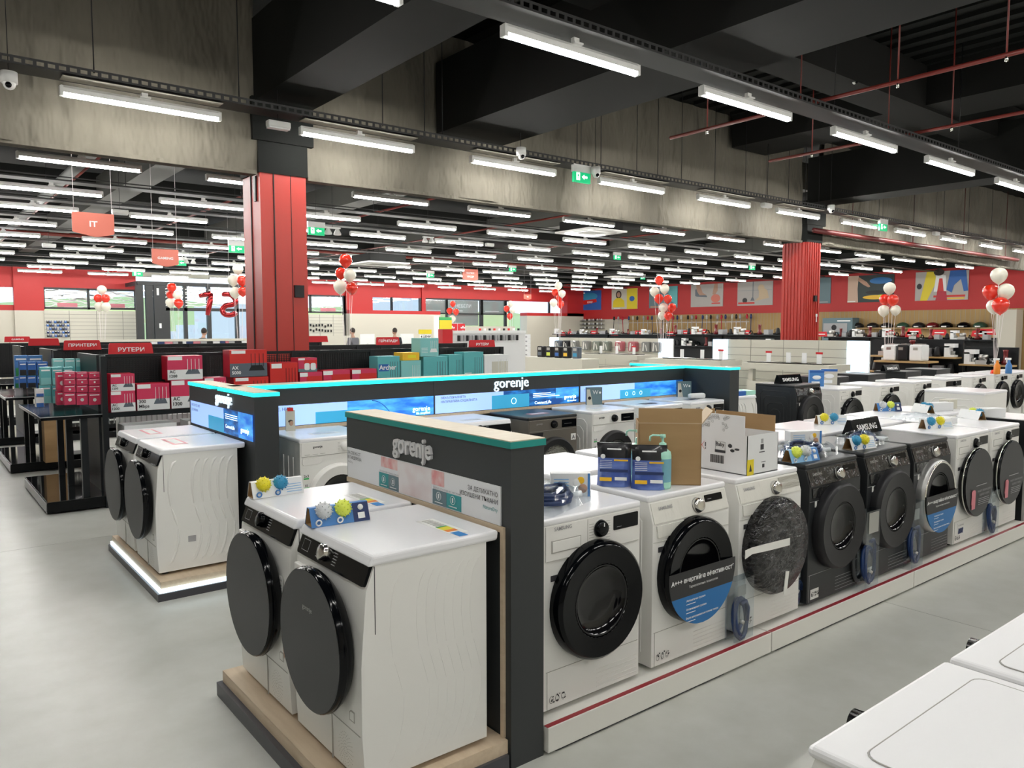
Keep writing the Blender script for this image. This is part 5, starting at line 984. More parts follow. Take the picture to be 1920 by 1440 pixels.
def pane(px0, px1, z0, z1, m='pane', streaks=0, seed=1, y=None):
    global k
    y = y or YF + .05; x0, x1 = lon(px0, YF), lon(px1, YF); o = B().box(x0, y, z0, x1, y + .01, z1, m).obj('window_%d' % k); o['kind'] = 'structure'
    if streaks:                                   # foil graphics stuck on the glass: pale wavy bands
        rg = random.Random(seed); s = B()
        for i in range(streaks):
            z = z0 + (z1 - z0) * (i + .5) / streaks; a = rg.uniform(0, 6); n = 12
            top = [(x0 + (x1 - x0) * j / n, z + .05 * sin(a + j * .7) + .03 * rg.uniform(-1, 1)) for j in range(n + 1)]; wd = rg.uniform(.025, .06)
            s.add([(p[0], y - .004, p[1]) for p in top] + [(p[0], y - .004, p[1] + wd) for p in top], [(j, j + 1, n + 2 + j, n + 1 + j) for j in range(n)], 'film_white')
        s.add([(x0 + (x1 - x0) * .3, y - .005, z0 + .05), (x0 + (x1 - x0) * .75, y - .005, z0 + .05), (x0 + (x1 - x0) * .75, y - .005, z0 + .22), (x0 + (x1 - x0) * .3, y - .005, z0 + .22)], [(0, 1, 2, 3)], 'magnet_pink'); q = s.obj('window_film', o)
    k += 1
pane(0, 28, 2.75, 3.5); pane(84, 168, 2.65, 3.47, streaks=9, seed=2); pane(168, 258, 2.65, 3.47, streaks=9, seed=5); pane(583, 646, 2.62, 3.47, streaks=5, seed=7); pane(697, 788, 2.75, 3.47); pane(797, 903, 1.9, 3.47, 'film'); pane(903, 948, 1.9, 3.47, 'film'); pane(955, 1052, .0, 3.47)
for px0, px1, z0, z1 in ((798, 837, 2.68, 3.42), (839, 898, 2.68, 3.42), (907, 946, 2.68, 3.42), (839, 898, 1.95, 2.6)):
    s = B().box(lon(px0, YF), YF + .075, z0, lon(px1, YF), YF + .08, z1, 'film_grey2'); 
    if px0 == 839 and z0 > 2: s.text('МЕБЕЛИ', ((lon(855, YF) + lon(885, YF)) / 2, YF + .07, 3.0), .28, 'print_white', bold=True)
    s.box(lon(px0 + 4, YF), YF + .07, z0 + .1, lon(px0 + 30, YF), YF + .074, z0 + .16, 'film_white'); tag(s.obj('window_graphic'), 'grey green foil graphic on the far glass front, %s' % {798: 'left panel', 839: 'middle panel, upper' if z0 > 2 else 'middle panel, lower', 907: 'right panel'}[px0], 'window graphic')
# glazed entrance lobby, dark frames
t = thing('entrance_lobby', 'dark framed glass entrance lobby at the left of the far front', 'entrance', (0, 0, 0)); b = B()
for px, w in ((262, .28), (280, .28), (303, .62), (347, .14), (391, .16), (443, .14), (466, .12)): x = lon(px, 35.5); b.box(x - w / 2, 35.3, 0, x + w / 2, 35.5, 3.75, 'frame_dark')
b.box(lon(258, 35.5), 35.25, 3.62, lon(570, 35.5), 35.5, 3.78, 'frame_dark').box(lon(310, 35.5), 35.3, 2.55, lon(570, 35.5), 35.5, 2.68, 'frame_dark').box(lon(258, 35.5), 35.5, 3.62, lon(262, 35.5), YF, 3.78, 'frame_dark')
b.obj('door_frame', t); B().box(lon(262, 35.5), 35.38, 0, lon(570, 35.5), 35.39, 3.62, 'pane').obj('glazing', t)
s = B(); rg = random.Random(3)
for (a, c) in ((312, 345), (349, 389), (393, 441)):
    x0, x1 = lon(a, 35.3), lon(c, 35.3)
    for i in range(7): z = 2.75 + i * .12; s.add([(x0 + (x1 - x0) * j / 8, 35.28, z + .03 * sin(j + i * 2)) for j in range(9)] + [(x0 + (x1 - x0) * j / 8, 35.28, z + .045 + .03 * sin(j + i * 2)) for j in range(9)], [(j, j + 1, 10 + j, 9 + j) for j in range(8)], 'film_white')
s.obj('window_film', t); B().box(lon(297, 35.2), 35.26, 3.2, lon(301, 35.2), 35.3, 3.5, 'print_white').box(lon(300, 35.2), 35.26, 1.8, lon(304, 35.2), 35.3, 2.0, 'print_white').obj('notice', t)
# outside
for n_, x0, y0, x1, y1, z0, z1, m_, l in (('ground', -60, YF + 1, 120, 130, -.3, -.05, 'out_asphalt', 'pale asphalt outside the glass front'),): tag(B().box(x0, y0, z0, x1, y1, z1, m_).obj(n_), l, 'ground')
hill = B(); N = 30; vs = []
for j in range(6):
    for i in range(N + 1): x = -40 + 180 * i / N; vs.append((x, 118 + j * 12, -1 + j * 1.7 + 1.0 * sin(i * .6) * (j / 5)))
hill.add(vs, [(j * (N + 1) + i, j * (N + 1) + i + 1, (j + 1) * (N + 1) + i + 1, (j + 1) * (N + 1) + i) for j in range(5) for i in range(N)], 'out_hill', True); tag(hill.obj('hill'), 'green hill seen through the glass doors', 'hill')
tag(B().box(lon(428, 70), 70, 0, lon(470, 70), 80, 4.0, 'out_build').box(lon(355, 85), 85, 0, lon(400, 85), 90, 2.2, 'out_build').obj('building'), 'white low building outside the glass doors', 'building')
for i, px in enumerate((300, 366, 432)): 
    x = lon(px, 110); tag(B().prism([(0, .3), (4.2, .3), (4.2, .8), (3.4, .95), (2.8, 1.45), (1.3, 1.45), (.7, .95), (0, .8)], 'y', 110, 111.7, 'out_build').cyl((.8, 109.95, .3), (.8, 110.1, .3), .32, 'rubber', 14).cyl((3.4, 109.95, .3), (3.4, 110.1, .3), .32, 'rubber', 14).obj('parked_car', loc=(x, 0, 0)), 'pale parked car outside the glass doors, %s from the left' % ORD[i], 'car', 'parked cars')
tag(B().box(lon(697, 80), 80, 0, lon(790, 80), 86, 6, 'out_build').obj('building'), 'pale building outside the small windows', 'building')
# grooved display boards along the left part of the front
def slats(name, label, px0, px1, Y, z0, z1, n, seams):
    x0, x1 = lon(px0, Y), lon(px1, Y); b = B().box(x0, Y, z0, x1, Y + .05, z1, 'cream')
    for i in range(1, n): z = z0 + (z1 - z0) * i / n; b.box(x0, Y - .004, z - .012, x1, Y, z + .004, 'slat_line')
    for s_ in seams: x = lon(s_, Y); b.box(x - .012, Y - .006, z0, x + .012, Y, z1, 'slat_line')
    return tag(b.obj(name), label, 'display board')
slats('slat_board', 'cream grooved board on the far front at left', 84, 258, 37.3, .3, 2.55, 14, (131, 182, 231)); slats('slat_board', 'cream grooved board right of the big red column on the far front', 580, 645, 37.3, .3, 2.5, 14, (600, 625))
for r in range(5):
    for c in range(9):
        x = lon(88 + c * 4.8, 37.2); z = 2.02 - r * .145; cc = ('black_satin', 'pack_navy', 'print_grey', 'hdr_blue')[(r * 3 + c) % 4]
        tag(B().box(0, 0, 0, .08, .05, .10, cc).box(.01, -.003, .07, .07, 0, .09, 'print_white').obj('accessory_pack', loc=(x, 37.22, z)), 'small %s blister pack hanging on the far left grooved board' % {'black_satin': 'black', 'pack_navy': 'navy', 'print_grey': 'grey', 'hdr_blue': 'blue'}[cc], 'blister pack', 'blister packs on the far left board')
for i in range(16):
    px = 582 + (i % 8) * 5.5; x = lon(px, 37.2); z = 1.9 - (i // 8) * .22 - rnd.uniform(0, .1); tag(B().box(0, 0, 0, .07, .05, .12, 'black_satin').cyl((.035, .02, .12), (.035, .02, .16), .01, 'steel', 6).obj('accessory_pack', loc=(x, 37.22, z)), 'small dark gadget hanging on the board right of the big red column', 'gadget', 'gadgets on the board by the big column')
# right wall: cladding, posters, sticks
w = B().box(XR - .06, lat(1920, XR) - 6, 0, XR - .005, lat(1180, XR), 2.56, 'oak')
for i in range(150):
    y = lat(1920, XR) - 6 + i * .19
    if y < lat(1180, XR): w.box(XR - .063, y, 0, XR - .06, y + .012, 2.56, 'slat_line')
tag(w.obj('oak_cladding'), 'oak plank cladding along the right wall under the red band', 'wall cladding')
def wposter(label, px0, px1, base, shapes, z0=2.97, z1=4.22):
    y0, y1 = lat(px1, XR), lat(px0, XR); t = thing('wall_poster', label, 'poster', (XR - .03, y1, z0)); w, h = y1 - y0, z1 - z0     # u runs right in the picture = towards -y
    B().box(0, -w, 0, .03, 0, h, base).obj('poster_board', t); b = B()
    for i, (kind, m_, a) in enumerate(shapes):
        X = -.003 - i * .0008
        if kind == 'r': b.box(X, -a[0] * w, a[1] * h, X + .0007, -a[2] * w, a[3] * h, m_)
        elif kind == 'e': b.add([(X, -(a[0] + a[2] * cos(q * pi / 12)) * w, (a[1] + a[3] * sin(q * pi / 12)) * h) for q in range(24)], [tuple(range(24))], m_)
        elif kind == 'p': b.add([(X, -p[0] * w, p[1] * h) for p in a], [tuple(range(len(a)))], m_)
        elif kind == 't': b.text(a[0], (X, -a[1] * w, a[2] * h), a[3] * h, m_, (0, -1, 0), (0, 0, 1), bold=True)
    b.obj('picture', t)
wposter('dark blue wall poster with a red badge, leftmost on the right wall', 1085, 1127, 'hdr_blue', [('e', 'ball_blue', (.5, .7, .35, .2)), ('p', 'red', ((.18, .3), (.3, .28), (.82, .4), (.8, .56), (.3, .52), (.18, .48))), ('t', 'print_white', ('СУПЕР', .52, .36, .12)), ('r', 'print_white', (.04, .86, .3, .92))])
wposter('wall poster of a woman in a yellow jumper beside a yellow field', 1147, 1195, 'cream', [('r', 'yellow_ad', (.6, 0, 1, 1)), ('e', 'hair', (.28, .72, .11, .2)), ('p', 'yellow_ad', ((.05, .1), (.52, .1), (.5, .42), (.36, .56), (.2, .56), (.07, .42))), ('e', 'skin', (.28, .72, .07, .13)), ('e', 'hdr_blue', (.8, .5, .1, .13)), ('r', 'print_white', (.1, .03, .35, .06))])
wposter('green wall poster behind the tall balloon cluster', 1217, 1270, 'poster_slate', [('p', 'teal_box', ((.6, 1), (1, 1), (1, .1), (.8, .3))), ('r', 'skin', (.05, .02, .5, .10))])
wposter('wall poster of a flat shoe and two feet on a pale ground', 1295, 1355, 'silk_plain', [('p', 'router_grey', ((.14, .78), (.2, .8), (.28, .6), (.5, .5), (.52, .42), (.2, .46), (.14, .5))), ('p', 'skin', ((.16, 1), (.28, 1), (.38, .62), (.5, .52), (.28, .52), (.2, .7))), ('p', 'skin', ((.74, 1), (.84, 1), (.84, .7), (.76, .5), (.68, .55))), ('e', 'salmon', (.78, .36, .14, .18)), ('r', 'red', (.66, .12, .92, .17))])
wposter('pale grey wall poster of a vacuum cleaner and a dog', 1382, 1448, 'silk_plain', [('r', 'print_grey', (.02, .62, .98, .65)), ('e', 'black_satin', (.22, .22, .07, .11)), ('r', 'router_grey', (.44, .3, .46, 1)), ('p', 'router_grey', ((.38, .2), (.5, .2), (.46, .34), (.42, .34))), ('p', 'cardboard_pale', ((.5, .18), (.9, .3), (.85, .62), (.75, .72), (.62, .62), (.62, .35))), ('e', 'cardboard_pale', (.68, .72, .09, .15)), ('r', 'red', (.03, .07, .5, .14))])
wposter('dark narrow wall poster right beside the ribbed column', 1512, 1556, 'poster_slate', [('r', 'print_grey', (.1, .03, .9, .08))])
wposter('dark wall poster of hands cooking over a pan', 1588, 1674, 'ink_green', [('p', 'skin_pale', ((0, 0), (.24, 0), (.22, .5), (.24, 1), (0, 1))), ('p', 'skin', ((.24, .95), (.42, .75), (.5, .58), (.46, .55), (.36, .64), (.22, .82))), ('e', 'card_blue', (.72, .78, .24, .12)), ('e', 'orange_box', (.62, .18, .28, .08)), ('e', 'black_satin', (.6, .36, .2, .07)), ('e', 'yellow', (.75, .22, .08, .05)), ('r', 'print_white', (.0, .03, .18, .06))])
wposter('wall poster of a person in a checked shirt with a red tool, rightmost', 1714, 1813, 'silk_plain', [('p', 'yellow_ad', ((.1, .0), (.24, 0), (.42, .7), (.34, 1), (.22, 1))), ('p', 'hdr_blue', ((.66, 1), (.95, 1), (1, .3), (.92, .28), (.86, .7), (.74, .5), (.7, .25), (.6, .35))), ('p', 'print_white', ((.36, .3), (.6, .3), (.58, .85), (.4, .9))), ('p', 'red', ((.42, .2), (.56, .18), (.52, .75), (.46, .75))), ('e', 'hair', (.45, .97, .1, .12)), ('r', 'red', (.36, .1, .95, .17)), ('e', 'print_dark', (.08, .5, .05, .1)), ('p', 'magenta_deep', ((.4, .0), (.62, 0), (.6, .3), (.44, .34))), ('r', 'orange_box', (.62, .03, .94, .08))])
def vac(label, y, i):
    t = thing('stick_vacuum', label, 'vacuum cleaner', (XR - .3, y, 1.453), group='stick vacuums along the oak wall'); c = ('black_satin', 'print_grey', 'magenta_deep', 'pack_navy', 'cream')[i % 5]
    B().cyl((0, 0, .05), (0, .06 * ((i % 3) - 1), .95), .02, 'edge_silver' if i % 2 else c, 8).obj('tube', t); B().lathe([(.0001, 0), (.06, .02), (.065, .16), (.03, .24), (.0001, .25)], c, (0, .06 * ((i % 3) - 1), .82), 'z', 10).obj('motor_body', t); B().box(-.08, -.12, 0, .05, .12, .05, c).obj('floor_head', t)
ys = [1150 + i * 9.2 for i in range(29)]
for i, px in enumerate(ys): vac('%s stick vacuum hanging on the oak wall' % ('black', 'grey', 'dark red', 'navy', 'cream')[i % 5], lat(px, XR - .3), i)
tag(B().box(XR - .34, lat(1414, XR), 1.42, XR - .07, lat(1140, XR), 1.45, 'shelf_oak').box(XR - .1, lat(1406, XR), 2.1, XR - .07, lat(1140, XR), 2.13, 'edge_silver').obj('wall_shelf'), 'oak shelf and rail carrying the stick vacuums', 'shelf')
for z in (1.75, 2.0, 2.25): tag(B().box(XR - .35, lat(1135, XR), z, XR - .07, lat(1090, XR), z + .02, 'black_satin').obj('wall_shelf'), 'dark wall shelf with little goods in the far right corner, at height %s' % {1.75: 'lowest', 2.0: 'middle', 2.25: 'topmost'}[z], 'shelf')
for z in (1.77, 2.02, 2.27):
    for i in range(11):
        c = ('print_white', 'print_grey', 'carton_white', 'black_satin')[i % 4]; tag(B().lathe([(.0001, 0), (.045, 0), (.05, .05), (.03, .12), (.0001, .13)], c, n=8).obj('small_pot', loc=(XR - .2, lat(1093 + i * 3.9, XR), z)), 'tiny %s pot on the dark shelves in the far corner' % {'print_white': 'white', 'print_grey': 'grey', 'carton_white': 'pale', 'black_satin': 'black'}[c], 'pot', 'tiny pots in the far corner')
tag(B().box(XR - .4, lat(1868, XR), 1.74, XR - .07, lat(1602, XR), 1.79, 'shelf_oak').obj('wall_shelf'), 'long oak shelf with domed grills at right', 'shelf')
for i, px in enumerate((1613, 1641, 1667, 1697, 1727, 1753, 1779, 1811, 1842)):
    c = ('black_satin', 'black_satin', 'black_satin', 'green_dk', 'black_satin', 'wine', 'black_gloss', 'black_gloss', 'green_dk')[i]; t = thing('table_grill', '%s domed appliance on the long oak shelf, %s from the left' % ({'wine': 'wine red', 'green_dk': 'dark green'}.get(c, 'black'), ORD[i]), 'small appliance', (XR - .24, lat(px, XR), 1.79), group='domed appliances on the oak shelf')
    B().lathe([(.0001, .24), (.12, .22), (.24, .14), (.26, .05), (.24, .0)], c, n=16).obj('lid', t); B().box(-.28, -.1, .02, -.24, .1, .07, 'steel').obj('handle', t)
t = thing('oven_display', 'grey built-in oven cabinet right of the ribbed column', 'oven', (XR - .7, lat(1598, XR - .7), 0)); w_ = lat(1542, XR - .7) - lat(1598, XR - .7); B().box(0, 0, 0, .6, w_, 2.25, 'poster_slate').box(-.01, .25, 1.6, 0, w_ - .05, 2.0, 'print_grey').obj('cabinet', t); B().lathe([(.13, 0), (.0001, 0)], 'black_satin', (-.02, w_ * .6, 1.8), 'x', 16).obj('display_item', t); B().box(-.012, .1, 2.08, -.01, w_ * .5, 2.14, 'print_white').obj('label_strip', t)
B_ = B().box(XR - .8, lat(1905, XR - .8), 0, XR - .1, lat(1866, XR - .8), 2.5, 'cream_wall'); o = B_.obj('wall_pier'); tag(o, 'white wall pier behind the big balloon cluster at right', 'pier')
# tall dark goods shelves with small appliances between the slat walls and the oak wall
def appl(i, loc, label, group, s=1):
    k_ = i % 6; cols = ('black_satin', 'print_white', 'steel', 'black_gloss', 'wine', 'print_grey'); c = cols[(i * 5 + 1) % 6]; b = B()
    if k_ == 0: b.box(-.12, -.12, 0, .12, .12, .05, c).box(0, -.12, .05, .12, .12, .28, c).box(-.12, -.12, .24, .12, .12, .34, c).cyl((-.05, 0, .05), (-.05, 0, .15), .05, 'steel', 10)
    elif k_ == 1: b.lathe([(.0001, 0), (.08, 0), (.085, .05), (.06, .2), (.04, .24), (.0001, .25)], c, n=12).tube([(.06, 0, .2), (.12, 0, .2), (.12, 0, .06), (.08, 0, .04)], .01, 'black_satin', 6)
    elif k_ == 2: b.box(-.09, -.15, 0, .09, .15, .18, c).box(-.03, -.12, .18, -.01, .12, .182, 'black_satin').box(.01, -.12, .18, .03, .12, .182, 'black_satin')
    elif k_ == 3: b.lathe([(.0001, 0), (.09, 0), (.09, .08), (.05, .12), (.055, .32), (.07, .36), (.0001, .37)], c, n=12)
    elif k_ == 4: b.tube([(0, -.12, .02), (0, -.05, .14), (0, .08, .16), (0, .14, .05)], .02, c, 8).box(-.04, -.13, 0, .04, .14, .03, 'steel')
    else: b.box(-.13, -.14, 0, .13, .14, .10, c).lathe([(.0001, 0), (.1, 0), (.12, .08), (.10, .14), (.0001, .15)], 'steel', (0, 0, .1), 'z', 12)
    o = b.obj('small_appliance', loc=loc, rz=90); o.scale = (s, s, s)
    tag(o, label % {'black_satin': 'black', 'print_white': 'white', 'steel': 'steel', 'black_gloss': 'glossy black', 'wine': 'wine red', 'print_grey': 'grey'}[c], 'small appliance', group)
def goods_row(X, px0, px1, zs, label, group, step=.32, s=1, shelfm='black_metal', d=.35, top=None, sid=0):
    y0, y1 = lat(px1, X), lat(px0, X); t = thing('goods_shelf', label, 'shelf', (X, y0, 0)); 
    for z in zs: B().box(0, 0, z - .035, d, y1 - y0, z, shelfm).obj('shelf', t)
    B().box(d, 0, 0, d + .05, y1 - y0, top or zs[-1] + .05, 'black_metal').obj('back_panel', t)
    for y in (0, (y1 - y0) / 2, y1 - y0): B().box(d - .05, y - .02, 0, d, y + .02, zs[-1], 'black_metal').obj('post', t)
    i = sid
    for z in zs:
        y = y0 + .18
        while y < y1 - .12: appl(i * 7 + int(z * 10), (X + d / 2, y, z), '%s appliance ' + group, group, s * rnd.uniform(.85, 1.1)); y += step * rnd.uniform(.85, 1.2); i += 1
goods_row(24.0, 1035, 1240, [1.52], 'long black shelf line behind the wrapped pan sets', 'on the black shelf line behind the wrapped pan sets', .3, .7)
goods_row(23.0, 1240, 1462, [1.12, 1.55], 'long black shelf line left of the ribbed column', 'on the black shelves left of the ribbed column', .3, .9)
goods_row(23.0, 1545, 1700, [1.50], 'black shelf line with hair tools right of the ribbed column', 'on the black shelf right of the ribbed column', .15, .8); goods_row(23.0, 1700, 1860, [1.45], 'black shelf line at far right below the domed appliances', 'on the black shelf line at far right', .2, .8)
goods_row(18.2, 1626, 1795, [.75, 1.12], 'oak shelves with kitchen machines right of the lit panel', 'on the oak shelves right of the lit panel', .28, 1.0, 'shelf_oak', top=1.5)
goods_row(18.2, 1800, 1900, [.98], 'oak shelf with white kitchen machines at far right', 'on the oak shelf at far right', .2, .9, 'shelf_oak', top=1.35)
for i, (px0, px1, c) in enumerate(((1655, 1680, 'print_white'), (1681, 1703, 'black_satin'), (1704, 1731, 'print_white'))):
    X = 17.6; y0, y1 = lat(px1, X), lat(px0, X); t = thing('bread_machine', '%s boxy kitchen machine on the oak shelf, %s of three' % ('black' if c == 'black_satin' else 'white', ('left', 'middle', 'right')[i]), 'kitchen machine', (X, y0, 1.035)); B().box(0, 0, 0, .35, y1 - y0 - .02, .36, c).obj('body', t, bev=.03); B().box(.05, .05, .36, .3, y1 - y0 - .08, .38, 'steel').box(-.004, .1, .24, 0, .2, .3, 'steel').obj('lid', t)
tag(B().box(17.5, lat(1738, 17.5), .99, 18.15, lat(1640, 17.5), 1.03, 'shelf_oak').box(17.6, lat(1738, 17.5), 0, 17.64, lat(1640, 17.5), .99, 'black_metal').obj('display_shelf'), 'oak shelf board carrying three boxy kitchen machines', 'shelf')
for i in range(7):
    X = 17.3; y = lat(1660 + i * 19, X); tag(B().box(0, 0, 0, .3, .42, .32, 'carton_white').box(-.003, .05, .05, 0, .2, .22, 'black_satin').box(-.003, .24, .12, 0, .38, .16, 'print_grey').obj('appliance_box', loc=(X, y - .42, .42)), 'white printed appliance box below the oak shelf, %s from the left' % ORD[i], 'box', 'white boxes below the oak shelf')
# red header flags far off
for i, (px, py) in enumerate(((1054, 626), (1070, 625), (1113, 624), (1152, 626), (1197, 624), (1258, 626), (1287, 624), (1317, 622), (1398, 624), (1540, 627), (1665, 625), (1710, 628), (1714, 622), (1761, 624), (1836, 626), (1851, 623))):
    X = 24.15 if px < 1240 else 23.15; y, z = onx(px, py, X); w_ = .42; t = thing('header_sign', 'little red shelf sign far off, %s from the left along the black shelves' % ORD[i], 'shelf sign', (X, y, z - .07), group='little red shelf signs far off'); B().prism([(-w_ / 2, 0), (w_ / 2, 0), (w_ / 2 - .04, .16), (-w_ / 2 + .04, .16)], 'x', 0, .02, 'red_sign').obj('sign_board', t); B().box(-.003, -w_ * .3, .06, 0, w_ * .3, .09, 'print_white').obj('lettering', t); B().box(.005, -.01, -.25, .015, .01, 0, 'black_metal').obj('sign_foot', t)
# cream slat walls with lit ends, tables with hobs
X = 15.2
def slatx(label, px0, px1, z0, z1, n, X=X, lights=(1, 1)):
    y0, y1 = lat(px1, X), lat(px0, X); t = thing('slat_wall', label, 'display wall', (X, y0, 0)); L_ = y1 - y0; b = B().box(0, 0, z0, .12, L_, z1, 'cream')
    for i in range(1, n): z = z0 + (z1 - z0) * i / n; b.box(-.004, 0, z - .01, 0, L_, z + .004, 'slat_line')
    for i in range(1, 4): b.box(-.004, L_ * i / 4, z0, 0, L_ * i / 4 + .01, z1, 'slat_line')
    b.obj('slat_panel', t)
    for f, yy in ((lights[1], 0), (lights[0], L_)):
        if f: B().box(-.06, yy - .20, .1, .10, yy + .18, z1, 'lit_panel').obj('light_panel', t, label='glowing white end panel'); B().box(.1, yy - .21, .1, .14, yy + .19, z1, 'fixture_white').obj('panel_case', t)
    return t
slatx('cream grooved wall with two glowing end panels, behind the hob tables', 1352, 1608, 0.1, 1.505, 8); slatx('cream wall with wrapped pan sets hung before it and a glowing right end', 1040, 1247, .1, 1.47, 5, X=17.0)
def table(label, px0, px1, pyt, ztop, X, d=.8, h=.12):
    y0, y1 = lat(px1, X), lat(px0, X); t = thing('display_table', label, 'display table', (X, y0, 0), group='cream display tables'); L_ = y1 - y0; B().box(0, 0, ztop - h, d, L_, ztop, 'cream').obj('table_top', t); B().box(.05, .1, 0, d - .05, L_ - .1, ztop - h - .25, 'cream').obj('plinth_body', t)
    for y in (.1, L_ - .2): B().box(.1, y, ztop - h - .25, .2, y + .1, ztop - h, 'cream').obj('leg', t)
    return t
table('cream table with flat hobs before the grooved wall, right of the display corner', 1392, 1556, 683, 1.06, 13.6); table('cream table with flat hobs left of the first, behind the lit display', 1210, 1352, 676, 1.06, 13.9); table('cream table before the wrapped pan sets, behind the lit display', 1062, 1195, 672, 1.06, 15.0)
for i, px in enumerate((1425, 1462, 1492, 1520, 1262, 1300, 1335, 1110, 1140, 1172)):
    X = 13.8 if i < 4 else 14.1 if i < 7 else 15.2; tag(B().box(-.02, -.28, 0, .48, .28, .015, 'black_gloss' if i % 2 else 'steel').box(-.02, -.28, .0, -.012, .28, .022, 'steel').obj('hob', loc=(X, lat(px, X), 1.061)), 'flat hob plate on the %s, %s from the left' % ('right cream table' if i < 4 else 'middle cream table' if i < 7 else 'left cream table', ORD[i if i < 4 else i - 4 if i < 7 else i - 7]), 'hob', 'flat hobs on the cream tables')
    t = thing('price_stand', 'small white price stand behind a hob on the %s, %s from the left' % ('right cream table' if i < 4 else 'middle cream table' if i < 7 else 'left cream table', ORD[i if i < 4 else i - 4 if i < 7 else i - 7]), 'price stand', (X + .1, lat(px + 12, X), 1.061), group='white price stands'); B().box(0, -.05, 0, .01, .05, .22, 'print_white').obj('card', t)
    if i % 3 == 0: B().box(-.002, -.07, .2, .01, .07, .24, 'red_sign').obj('red_tag', t)
for i, px in enumerate((1048, 1063, 1078, 1100, 1120, 1138, 1163, 1188, 1213, 1232)):
    X = 16.915; c = ('router_grey', 'black_satin', 'bag_grey', 'bag_grey', 'bag_green', 'bag_green', 'bag_pink', 'bag_pink', 'bag_grey', 'bag_grey')[i]; y = lat(px, X); z = 1.08
    t = thing('cookware_set', '%s wrapped pan set hung on the cream wall, %s from the left' % ({'router_grey': 'dark grey', 'black_satin': 'black', 'bag_grey': 'grey', 'bag_green': 'grey green', 'bag_pink': 'pink'}[c], ORD[i]), 'pan set', (X, y, z), group='wrapped sets hung on the cream wall'); B().prism(rrect(-.15, 0, .15, .30, .05), 'x', -.08, .08, c).obj('bundle', t, bev=.03)
    B().quad((-.085, .1, .03), (-.085, .04, .03), (-.086, .02, .25), (-.086, .06, .27), 'wrap_sheen').quad((-.085, -.06, .03), (-.085, -.09, .05), (-.086, -.04, .22), (-.086, -.01, .2), 'wrap_sheen').obj('wrapping', t)
# gaming wheels and bags left of them; promotional stands
for i, (px, c1_, c2_) in enumerate(((1012, 'black_satin', 'router_grey'), (1028, 'black_satin', 'lime'), (1044, 'black_satin', 'hdr_blue'), (1060, 'black_satin', 'orange_box'), (1078, 'router_grey', 'ball_blue'))):
    X = 13.8; t = thing('bagged_pan_set', 'dark bagged pan set with %s label above the lit display, %s from left' % ({'router_grey': 'grey', 'lime': 'lime', 'hdr_blue': 'blue', 'orange_box': 'orange', 'ball_blue': 'light blue'}[c2_], ORD[i]), 'pack', (X, lat(px, X), .98), group='dark bagged sets above the lit display'); B().prism(rrect(-.1, 0, .1, .30, .03), 'x', 0, .15, c1_).obj('pack_body', t); B().box(-.004, -.07, .05, 0, .07, .14, c2_).box(-.004, -.06, .2, 0, .06, .27, 'steel').obj('pack_label', t)
tag(B().box(13.6, lat(1092, 13.6), 0, 14.2, lat(955, 13.6), .978, 'cream').obj('display_counter'), 'cream counter carrying the dark bagged sets behind the lit display', 'counter')
for i in range(10):
    X = 14.0; z = .98 + (i // 2) * .125; y = lat(990 + (i % 2) * 10, X); tag(B().box(0, 0, 0, .1, .14, .12, 'carton_white').box(-.002, .03, .03, 0, .11, .07, 'print_grey').obj('small_box', loc=(X - .2, y, z)), 'small white box in the square stack right of the mesh shelving, %s layer' % ORD[i // 2], 'box', 'white box stack by the mesh shelving')
x, z = ony(835, 620, 22); t = thing('promotion_stand', 'green and yellow promotion stand right of the two men', 'stand', (x, 22, 0)); B().box(-.25, -.02, 0, .25, .02, 2.15, 'green_ad').box(-.25, -.03, 1.75, .25, -.02, 2.05, 'yellow_ad').box(-.45, -.02, 0, -.27, .02, 2.2, 'print_white').obj('board', t)
x = lon(857, 24); t = thing('promotion_stand', 'red promotion board with white stars right of the green one', 'stand', (x, 24, 0)); B().box(-.35, -.02, 0, .35, .02, 1.95, 'red_sign').box(-.005, -.03, .5, .005, -.02, 1.95, 'print_white').obj('board', t); B().text('*  *', (0, -.04, 1.5), .5, 'print_white', bold=True).obj('stars', t)
x = lon(797, 18); t = thing('promotion_stand', 'small stand with a yellow header above black figures', 'stand', (x, 18, 0)); B().box(-.2, -.02, 1.62, .2, .02, 1.74, 'yellow_ad').box(-.02, -.01, 0, .02, .01, 1.62, 'steel').obj('header_board', t); B().box(-.17, -.02, 1.5, .17, .0, 1.6, 'print_white').text('4 ЦЕНИ', (0, -.03, 1.515), .09, 'print_dark', bold=True).obj('price_board', t)
t = thing('phone_display', 'white phone display wall with a red end, above the teal boxes', 'display wall', (lon(835, 13.5), 13.5, 0)); w_ = lon(985, 13.5) - lon(835, 13.5); B().box(0, 0, 0, w_, .1, 1.72, 'carton_white').box(0, -.02, 1.66, w_, .0, 1.72, 'print_white').obj('wall_panel', t); B().box(-.1, -.05, 0, .15, .12, 1.75, 'red_sign').obj('end_panel', t)
b = B(); rg = random.Random(8)
for i in range(22): x = .3 + i * (w_ - .5) / 22; b.box(x, -.03, 1.50 - .0 * rg.random(), x + .05, -.002, 1.62, 'print_grey' if i % 3 else 'black_satin')
b.obj('phone_cards', t)
